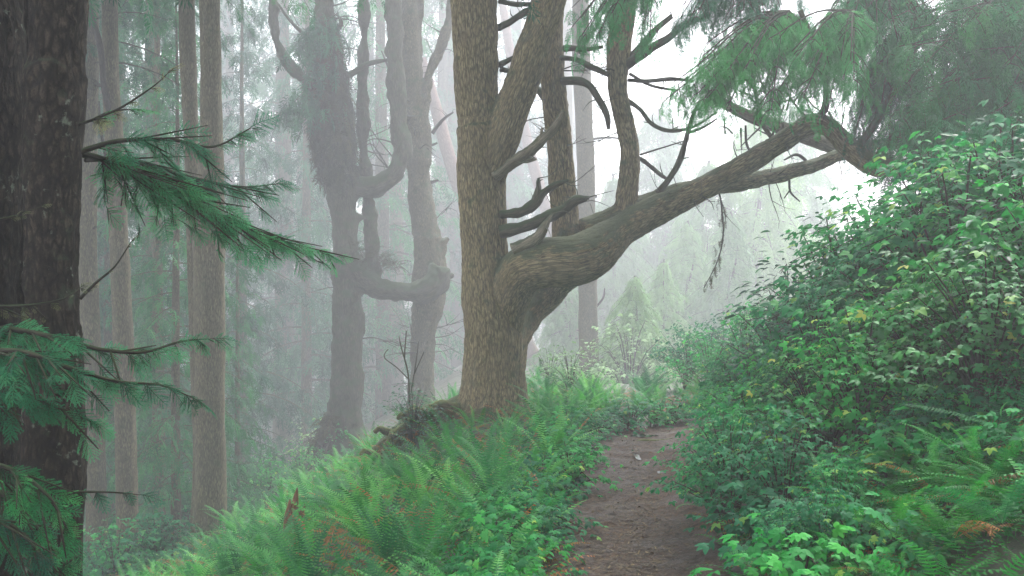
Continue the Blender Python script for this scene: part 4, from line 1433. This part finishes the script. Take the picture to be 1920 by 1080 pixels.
def near_bough(name, parent, axis, side, sprlen, seed, mat, count=1.0, hang=.35, tint=None, upright=0):
    """branch close to the camera carrying single needles"""
    r = np.random.default_rng(seed)
    f = resample(np.array([[*P(a, b, Y), w] for a, b, Y, w in axis]), .03)
    c = f[:, :3]
    T = nrm(np.gradient(c, axis=0))
    wood = MB()
    tube(wood, f, 7, .03, .15, seed=seed)
    pos, dr, sc = [], [], []
    sprlen = sprlen * .8
    side = side * 1.25
    n = int(len(f) * count * 1.55)
    L = len(f)
    for k in range(n):
        i = int(L * (.10 + .9 * (k + r.random()) / n))
        i = min(i, L - 1)
        t = i / L
        s = 1 if k % 2 else -1
        sd = nrm(np.cross(T[i], [0, 0, 1])) * s
        l = side * r.uniform(.5, 1.1) * (1 - .6 * t)
        e = nrm(T[i] * r.uniform(.5, 1.2) + sd * r.uniform(.15, .9) + np.array([0, 0, -hang * 2.2 * r.uniform(-.15, 1.0)]))
        m = max(1, int(l / (sprlen * .7)))
        for j in range(m):
            u = j / m
            pos.append(c[i] + e * l * u + np.array([0, 0, -.2 * l * u * u]))
            dr.append(nrm(e + np.array([0, 0, -.3 * u]) + r.normal(0, .18, 3)))
            sc.append(sprlen * r.uniform(.7, 1.2) * (1 - .3 * t))
        if m > 1:
            q = c[i] + e * l
            tube(wood, np.array([[*c[i], .005], [*(c[i] * .5 + q * .5), .004], [*q, .002]]), 5, .08)
    pos.append(c[-1]); dr.append(T[-1]); sc.append(sprlen)
    pos, dr, sc = map(np.array, (pos, dr, sc))
    k = r.integers(0, 3, len(pos))
    up = np.array([0, -.75, .75]) + r.normal(0, .4, (len(pos), 3))
    nb = MB()
    for i in range(3):
        m = k == i
        if not m.any():
            continue
        tn = r.uniform(.05, .9, m.sum()) if tint is None else tint(r, m.sum())
        place(nb, NEEDLE[i], pos[m], dr[m], up[m], sc[m], tn)
        d, u_ = nrm(dr[m]), up[m]
        sd = nrm(np.cross(u_, d)); u2 = np.cross(d, sd)
        for a in range(m.sum()):
            for ln in NEEDLE[i][2][:7]:
                w = pos[m][a] + sc[m][a] * (ln[:, 0:1] * d[a] + ln[:, 1:2] * sd[a] + ln[:, 2:3] * u2[a])
                tube(wood, np.hstack([w[::3], np.array([[.0016], [.0012], [.0007]])[:len(w[::3])]]), 3, .2, cap=False)
    b = wood.obj(name, M['twig'], parent, True)
    nb.obj("needles", mat, b)
    return b


near_bough("bough", NEAR, [(135, 290, 4.6, .014), (220, 265, 4.7, .011), (320, 262, 4.9, .009), (400, 275, 5.1, .006), (470, 240, 5.2, .003)], .32, .22, 1, M['needle_near'], .5, .35)
near_bough("bough", NEAR, [(140, 285, 4.6, .016), (200, 300, 4.8, .013), (270, 325, 5.0, .011), (350, 370, 5.2, .009), (430, 410, 5.4, .007), (510, 445, 5.6, .005), (600, 470, 5.8, .003)], .46, .22, 2, M['needle_near'], .95, .25)
near_bough("bough", NEAR, [(160, 300, 4.8, .012), (250, 300, 5.1, .01), (350, 330, 5.4, .008), (450, 350, 5.6, .005), (520, 345, 5.8, .003)], .40, .22, 3, M['needle_near'], .65, .3)
near_bough("bough", NEAR, [(130, 240, 4.6, .008), (180, 222, 4.55, .006), (230, 200, 4.5, .005), (290, 160, 4.5, .003), (312, 140, 4.5, .002)], .14, .11, 4, M['lichen'], .25, .2)
near_bough("bough", NEAR, [(120, 242, 4.6, .008), (165, 228, 4.6, .006), (205, 210, 4.6, .005), (240, 205, 4.6, .003)], .16, .17, 14, M['needle_near'], .25, .2)
near_bough("bough", NEAR, [(-60, 620, 4.2, .014), (20, 618, 4.0, .012), (100, 632, 3.95, .01), (190, 655, 3.95, .008), (270, 660, 4.0, .006), (340, 640, 4.1, .004), (400, 635, 4.2, .002)], .26, .17, 5, M['needle_near'], .72, .5)
near_bough("bough", NEAR, [(-60, 660, 4.0, .014), (40, 660, 3.8, .012), (130, 690, 3.75, .009), (220, 715, 3.8, .006), (300, 722, 3.9, .004), (360, 745, 4.0, .002)], .26, .17, 6, M['needle_near'], .72, .5)
near_bough("bough", NEAR, [(-80, 720, 3.9, .012), (20, 730, 3.8, .01), (100, 760, 3.8, .007), (170, 790, 3.9, .003)], .28, .17, 7, M['needle_near'], .7, .5)
near_bough("bough", NEAR, [(-60, 860, 3.9, .012), (20, 880, 3.85, .01), (90, 930, 3.8, .007), (130, 1000, 3.8, .003)], .28, .16, 8, M['needle_near'], .8, .6)
near_bough("bough", NEAR, [(-60, 960, 3.8, .012), (20, 985, 3.8, .01), (70, 1030, 3.8, .007), (100, 1080, 3.8, .003)], .28, .16, 9, M['needle_near'], .8, .6)
near_bough("bough", NEAR, [(120, 922, 4.5, .006), (180, 922, 4.6, .005), (240, 925, 4.7, .003), (262, 928, 4.7, .002)], .14, .14, 10, M['needle_near'], .35, .7)
near_bough("bough", NEAR, [(-60, 900, 4.0, .012), (10, 930, 3.9, .01), (70, 990, 3.9, .007), (120, 1060, 3.9, .003)], .28, .16, 23, M['needle_near'], .9, .6)
near_bough("lichened_twig", NEAR, [(150, 560, 4.5, .008), (180, 530, 4.5, .006), (215, 500, 4.5, .004), (245, 455, 4.5, .002)], .08, .06, 11, M['lichen'], .2, .2)
near_bough("lichened_twig", NEAR, [(-20, 575, 4.2, .006), (60, 572, 4.2, .006), (120, 560, 4.25, .004), (150, 540, 4.3, .002)], .10, .07, 12, M['lichen'], .35, .6)
near_bough("lichened_twig", NEAR, [(-20, 415, 4.2, .006), (30, 405, 4.2, .005), (75, 388, 4.2, .002)], .08, .06, 13, M['lichen'], .3, .6)

# ------------------------------------------------------------------ background conifers
def conifer_meshes(seed, H, start, R, nb, sprlen, tpls, mat, barkmat, rad, step=.3, droop=.25):
    r = np.random.default_rng(seed)
    pos, dr, sc = [], [], []
    wb = MB()
    for k in range(nb):
        t = (k + r.random()) / nb
        z = start + (H - start) * t
        L = R * ((1 - t) ** .8 + .06) * r.uniform(.65, 1.15)
        a = k * 2.4 + r.uniform(-.5, .5)
        w, p, d, s = bough(r, np.array([0, 0, z]), np.array([math.cos(a), math.sin(a)]), L, r.uniform(.0, .3), r.uniform(droop, droop + .35), .4, step, sprlen)
        pos += p; dr += d; sc += s
        for x in w:
            tube(wb, x, 4, .4, cap=False)
    fm = MB()
    fill(fm, tpls, r, pos, dr, sc)
    tb = wb
    tube(tb, np.array([[0, 0, -.4, rad * 1.3], [0, 0, .5, rad], [r.uniform(-.1, .1), 0, H * .4, rad * .75], [r.uniform(-.15, .15), 0, H * .75, rad * .4], [0, 0, H, .02]]), 12, .3, .1, seed=seed)
    return tb.mesh("trunk", barkmat), fm.mesh("crown", mat)


FARC = [conifer_meshes(s, 17, st, 3.0, 70, .5, SPRAY_FAR, M['needle'], M['bark_tree'], .24) for s, st in ((1, 1.5), (2, 3.0), (3, .8))]
MIDC = [conifer_meshes(s, 15, st, 2.3, 64, .36, SPRAY_FAR, M['needle'], M['bark_tree'], .14, .26, .35) for s, st in ((4, .6), (5, 1.6))]
YOUNG2 = conifer_meshes(12, 2.7, .1, 1.5, 110, .2, SPRAY_FAR, M['leaf_pale'], M['twig'], .04, .12, .6)
YOUNG = conifer_meshes(9, 2.9, .1, 1.15, 90, .2, SPRAY_FAR, M['leaf_pale'], M['twig'], .04, .10, .35)


def put_conifer(kind, px, Y, sc, label, name="fog_conifer", group=None, dz=0, sz=1):
    sc = sc * float(far(Y)) / Y
    Y = float(far(Y))
    x = (px - 960) / FPX * Y
    e = empty(name, (x, Y, float(ground(x, Y)) + dz), label, "tree", group)
    e.rotation_euler = (0, 0, (px * 7.3) % 6.28)
    e.scale = (sc, sc, sc * sz)
    for nm, me in zip(("trunk", "crown"), kind):
        o = bpy.data.objects.new(nm, me)
        o.parent = e
        COL.objects.link(o)
    return e


for k, px, Y, s, lab in (
        (0, 300, 16.9, .8, "green conifer filling the gap between the lichened trunk and the stout trunk"),
        (1, 455, 22, .8, "hazy green conifer just right of the stout left trunk"),
        (1, 120, 17.2, .8, "green conifer mostly hidden behind the dark flaky trunk"),
        (0, 265, 19, 1.0, "hazier green conifer behind the lichened trunk")):
    put_conifer(MIDC[k], px, Y, s, lab, "hemlock")
for k, px, Y, s, lab in (
        (0, 530, 28, 1.0, "layered grey-green conifer in fog between the stout left trunk and the mossy tree"),
        (1, 430, 34, 1.1, "pale conifer in fog behind the stout left trunk"),
        (2, 720, 27, .95, "green-tinged conifer in fog between the mossy tree and the knobby tree"),
        (1, 830, 33, 1.1, "pale conifer in fog behind the knobby tree"),
        (2, 610, 38, 1.15, "faint conifer in thick fog behind the mossy tree"),
        (1, 960, 36, 1.1, "faint conifer in thick fog behind the great tree's fork"),
        (0, 1075, 42, 1.1, "faint conifer in thick fog behind the straight trunk"),
        (0, 350, 40, 1.2, "faint conifer in thick fog far left"),
        (2, 180, 38, 1.1, "faint conifer in thick fog at the left edge"),
        (1, 1250, 44, .62, "low faint conifer in the bright fog right of the straight trunk"),
        (2, 1390, 40, .50, "low faint conifer in the bright fog above the thicket's left end"),
        (0, 1520, 42, .55, "low faint conifer in the bright fog behind the oval-leafed skyline shrub")):
    put_conifer(FARC[k], px, Y, s, lab)
put_conifer(YOUNG2, 1190, 20.4, .95, "small bright pale-green conifer standing right of the straight trunk", "young_conifer")
put_conifer(YOUNG, 1290, 27, 1.25, "small pale conifer fading in fog above the ferns, right of the bright one", "young_conifer")
put_conifer(YOUNG, 1370, 26, 1.3, "small pale conifer in fog above the thicket edge", "young_conifer")

for px, Y, s, k, lab in ((1245, 24, .95, 1, "low pale conifer just right of the small bright one, half lost in fog"),
                         (1330, 29, 2.0, 0, "pale rounded conifer faint in the bright fog below the long limb"),
                         (1420, 29, 2.4, 1, "tall pale conifer faint in the bright fog at the thicket's left shoulder"),
                         (1480, 32, 2.8, 0, "faintest pale conifer in the bright fog behind the oval-leafed shrubs"),
                         (1150, 31, 1.9, 1, "pale conifer fading out directly right of the straight trunk"),
                         (1235, 34, 3.0, 0, "ghostly tall conifer in bright fog under the long limb"),
                         (1065, 26, 1.0, 1, "small pale conifer low between the great tree and the straight trunk")):
    put_conifer(YOUNG if k else YOUNG2, px, Y, s, lab, "young_conifer")
for k, px, Y, s, lab in (
        (1, 330, 16.6, .62, "dark green understory conifer just left of the stout trunk"),
        (0, 445, 17.6, .40, "green understory conifer low on the right of the stout trunk"),
        (0, 205, 17.5, .9, "dark green conifer behind the lichened trunk"),
        (1, 290, 18.2, .95, "tall green conifer between the two left trunk pairs"),
        (1, 225, 20, 1.1, "tall grey-green conifer behind the leftmost trunks"),
        (0, 560, 33, 1.7, "large dim conifer in fog left of the mossy tree"),
        (1, 690, 35, 1.9, "large dim conifer in fog between the mossy tree's stems"),
        (0, 870, 36, 1.9, "large dim conifer in fog touching the great tree's left edge"),
        (1, 420, 38, 2.0, "large dim conifer in fog right of the stout trunk"),
        (1, 575, 25, 1.0, "soft green conifer behind the left side of the mossy tree")):
    put_conifer(MIDC[k], px, Y, s, lab, "hemlock")

# ------------------------------------------------------------------ crowns of the standing trees, from the top of the picture upward
def crown_meshes(seed, H, R, nb, sprlen, mat, step=.42, tpl=SPRAY_MID):
    r = np.random.default_rng(seed)
    pos, dr, sc = [], [], []
    wb = MB()
    for k in range(nb):
        t = (k + r.random()) / nb
        L = R * ((1 - t) ** .7 * .9 + .15) * r.uniform(.6, 1.15)
        a = k * 2.4 + r.uniform(-.5, .5)
        w, p, d, s = bough(r, np.array([0, 0, H * t]), np.array([math.cos(a), math.sin(a)]), L, r.uniform(.0, .25), r.uniform(.3, .7), .42, step, sprlen)
        pos += p; dr += d; sc += s
        for x in w:
            tube(wb, x, 5, .3, cap=False)
    fm = MB()
    fill(fm, tpl, r, pos, dr, sc)
    return fm.mesh("crown", mat), wb.mesh("limbs", M['twig'])


CROWN = [crown_meshes(70 + s, 8, 3.0, 46, .36, M['needle'], .4) for s in range(2)]
CROWN_SMALL = [crown_meshes(80 + s, 6, 2.0, 40, .27, M['needle'], .3) for s in range(2)]
CROWN_BIG = crown_meshes(90, 7, 6.0, 56, .5, M['needle'], .55)


def add_crown(parent, kind, top, rad, off, sc=1.0, rz=0.0):
    """top: px,py,Y where the traced trunk ends; the bole goes on upward from there"""
    p = P(*top)
    Yw = float(far(top[2]))
    sc = sc * (Yw / top[2])
    z0 = EYE + .281 * Yw + off
    rad = rad * Yw / FPX
    mb = MB()
    tube(mb, np.array([[p[0], p[1], p[2] - .3, rad * .97], [p[0], p[1], p[2] + .3, rad * .97], [p[0], p[1], z0 + 4 * sc, rad * .6], [p[0], p[1], z0 + 8.3 * sc, .03]]), 16, .2, .06, seed=3)
    mb.obj("upper_trunk", M['bark_tree'], parent, True)
    crown, limbs = kind
    c = bpy.data.objects.new("crown", crown)
    l = bpy.data.objects.new("limbs", limbs)
    for o, par in ((c, parent), (l, c)):
        COL.objects.link(o)
        o.parent = par
    c.location = Vector((p[0], p[1], z0)) - parent.location
    c.rotation_euler = (0, 0, rz)
    c.scale = (sc, sc, sc)


add_crown(HERO, CROWN_BIG, (888, -160, 13), 40, 3.6, 1.0, 0)
add_crown(HERO, CROWN[0], (1178, -160, 13.3), 18, 2.6, 1.0, 1.0)
add_crown(HERO, CROWN[1], (1070, -170, 12.7), 26, 3.2, 1.0, 2.0)
add_crown(LEAN, CROWN[1], (1880, -420, 14.2), 24, 2.2, 1.05, 2.5)
add_crown(CAN, CROWN[0], (607, -160, 19), 16, 2.6, .8, 4.0)
add_crown(CAN, CROWN_SMALL[0], (738, -160, 19), 15, 1.8, 1.0, 1.0)
add_crown(KN, CROWN[1], (765, -160, 20), 17, 2.2, .8, 3.0)
add_crown(NEAR, CROWN_BIG, (-46, -400, 4.7), 78, 3.4, 1.0, 5.0)
add_crown(NEAR, CROWN_SMALL[1], (112, -400, 4.6), 44, 2.4, 1.2, 2.0)
for k, (t, px, Y, rad, off) in enumerate(TALL):
    add_crown(t, (CROWN_SMALL if k % 2 else CROWN)[k // 2 % 2], (px, -160, Y), rad, off, .85, k * 1.3)

def twiggy(parent, rows_list, n, lo, hi, seed, mat=None):
    """fine dead twigs sprouting from traced limbs"""
    r = np.random.default_rng(seed)
    for _ in range(n):
        wb = MB()
        f = resample(pix(rows_list[r.integers(len(rows_list))]), .08)
        i = r.integers(1, len(f) - 1)
        T = nrm(f[i + 1, :3] - f[i - 1, :3])
        d = nrm(np.cross(T, r.normal(0, 1, 3)) + T * r.uniform(-.2, .5))
        b = f[i, :3] + d * f[i, 3] * .5
        l = r.uniform(lo, hi)
        m = b + d * l * .5 + r.normal(0, .06, 3) * l
        e = b + d * l + np.array([0, 0, r.uniform(-.3, .3) * l])
        w = max(.004, l * .012)
        tube(wb, np.array([[*b, w * 1.6], [*m, w], [*e, w * .4]]), 5, .08, .2)
        for q in range(r.integers(1, 4)):
            u = r.uniform(.3, .9)
            s = b * (1 - u) + e * u
            d2 = nrm(d + r.normal(0, .7, 3))
            tube(wb, np.array([[*(m * .5 + s * .5), w * .7], [*(s + d2 * l * .25), w * .5], [*(s + d2 * l * .5 + r.normal(0, .05, 3)), w * .25]]), 4, .1)
        wb.obj("twig", mat or M['twig'], parent)


twiggy(HERO, [[(1240, 380, 13.1, 14), (1420, 300, 12.6, 18), (1530, 232, 12.1, 18)], [(1175, 360, 13.2, 19), (1172, 230, 13.3, 17), (1160, 60, 13.3, 18)], [(1062, 400, 13.4, 24), (1050, 240, 13.5, 22), (1035, 60, 13.5, 20)], [(1310, 352, 13.3, 14), (1450, 331, 13.6, 14), (1600, 282, 14, 10)]], 46, .15, .6, 2)
twiggy(CAN, [[(700, 348, 19, 18), (754, 285, 19, 16), (743, 170, 19, 16)], [(646, 450, 19, 24), (650, 650, 19, 27)], [(694, 400, 19.3, 12), (681, 100, 19.3, 9)], [(612, 100, 19, 20), (609, 0, 19, 17)]], 36, .4, 1.5, 3)
twiggy(KN, [[(797, 440, 20, 24), (782, 300, 20, 20), (772, 100, 20, 16)], [(803, 150, 20, 8), (838, 50, 20, 8)], [(792, 680, 20, 20), (797, 610, 20, 22)]], 30, .4, 1.4, 4)

# hanging lichened branch far right of centre
e = wood_part("hanging_branch", [[(1345, 350, 13.4, 1.6), (1352, 380, 13.5, 1.5), (1356, 440, 13.5, 1.3), (1345, 490, 13.5, 1.1), (1320, 540, 13.5, .7)]], M['twig'], HERO, 6)
mb = MB()
r = np.random.default_rng(66)
n = 60
py = r.uniform(370, 545, n)
pos = np.array([P(np.interp(y, [370, 440, 490, 545], [1350, 1355, 1347, 1320]) + r.normal(0, 4), y, 13.5) for y in py])
fill(mb, SPRAY_FAR, r, pos, np.stack([r.normal(0, .4, n), r.normal(0, .4, n), -np.ones(n)], -1), r.uniform(.04, .10, n))
mb.obj("moss_shag", M['shag'], e)

# roots across the trail and small wet puddles
def ground_root(pts, label):
    q = np.array([[x, y, path_top(x, y) + dz - .012, rad * .8] for x, y, dz, rad in pts])
    mb = MB()
    tube(mb, q, 8, .03, .2, seed=int(abs(pts[0][0]) * 100))
    return tag(mb.obj("exposed_root", M['rootwood'], None, True), label, "root")


ground_root([(1.25, 11.1, -.03, .02), (1.4, 11.25, .01, .025), (1.65, 11.2, .012, .022), (1.95, 11.35, -.02, .018)], "dark root crossing the trail in front of the bend")
ground_root([(1.0, 11.75, -.03, .02), (1.4, 11.7, .0, .022), (1.7, 11.8, .0, .02), (2.1, 11.75, -.03, .02)], "dark root across the top of the trail at the bend")
m, nt, out = new_mat("wet_puddle")
pb = nd(nt, "ShaderNodeBsdfPrincipled", Roughness=0.05)
pb.inputs['Base Color'].default_value = (.05, .045, .04, 1)
pb.inputs['Specular IOR Level'].default_value = 1.0
nt.links.new(pb.outputs[0], out.inputs[0])
M['water'] = m
for (x, y, a, b, lab) in ((1.24, 10.2, .03, .30, "thin wet puddle streak in the middle of the trail"), (1.5, 11.6, .16, .10, "small puddle by the root near the bend"), (1.36, 9.25, .05, .06, "tiny wet spot on the trail")):
    th = np.linspace(0, 2 * np.pi, 26, endpoint=False)
    rr = 1 + .35 * vnoise(np.stack([np.cos(th) * 1.7 + x, np.sin(th) * 1.7, 0 * th], -1), 3)
    z = path_top(x, y) + .010
    mb = MB()
    v = np.stack([x + a * rr * np.cos(th) + .1 * a * np.sin(th * 3), y + b * rr * np.sin(th), 0 * th + z], -1)
    mb.add(np.vstack([v, [[x, y, z]]]), [[i, (i + 1) % 26, 26] for i in range(26)])
    o = mb.obj("water", M['water'])
    structure(o, label=lab)

# broken stump and twiggy sapling
STX = P(552, 960, 10.5)
gz = float(ground(STX[0], STX[1]))
mb = MB()
for k, (dx, h) in enumerate(((-.05, .5), (0, .62), (.05, .45), (.02, .35))):
    tube(mb, np.array([[STX[0] + dx, STX[1], gz - .1, .06], [STX[0] + dx * 1.2, STX[1] + .02 * k, gz + h * .6, .045], [STX[0] + dx * 1.5 + .03, STX[1], gz + h, .006]]), 8, .04, .3, seed=k)
M['stump'] = bark_mat("orange_rotten_wood", (0.08, 0.035, 0.015), (0.22, 0.10, 0.045), (0.36, 0.19, 0.09), moss=.0, freq=60, stretch=.1)
tag(mb.obj("broken_stump", M['stump'], None, True), "small splintered orange-brown stump sticking out of the ferns at lower left", "stump")
mb = MB()
b = P(768, 745, 12.6)
for rows in ([(768, 760, 12.6, 1.8), (765, 700, 12.6, 1.5), (752, 650, 12.6, 1.2), (748, 630, 12.6, .6)], [(770, 740, 12.6, 1.2), (780, 680, 12.6, 1), (785, 640, 12.6, .6)], [(765, 710, 12.6, 1.2), (745, 690, 12.6, 1), (722, 672, 12.6, 1), (722, 662, 12.6, .9), (728, 655, 12.6, 1)], [(758, 670, 12.6, 1.5), (762, 620, 12.6, 1)], [(775, 705, 12.6, 1.2), (795, 660, 12.6, .8)]):
    tube(mb, pix(rows), 6, .03, .1)
tag(mb.obj("bare_sapling", M['bark_mossy'], None, True), "bare twisted sapling with curled twig rising beside the root burl", "sapling")

# ------------------------------------------------------------------ the fog
hz = bpy.data.meshes.new("haze")
x0, x1, y0, y1, z0, z1 = -90, 90, -36, 138, -14, 46
vs = [(x, y, z) for x in (x0, x1) for y in (y0, y1) for z in (z0, z1)]
hz.from_pydata(vs, [], [(0, 1, 3, 2), (4, 6, 7, 5), (0, 4, 5, 1), (2, 3, 7, 6), (0, 2, 6, 4), (1, 5, 7, 3)])
hm, nt, out = new_mat("haze")
pv = nd(nt, "ShaderNodeVolumePrincipled")
pv.inputs['Color'].default_value = (0.905, 0.92, 0.985, 1)
pv.inputs['Density'].default_value = 0.0075
pv.inputs['Anisotropy'].default_value = 0.4
nt.links.new(pv.outputs[0], out.inputs['Volume'])
hz.materials.append(hm)
structure(link("haze", hz), 'stuff', "pale fog filling the forest")
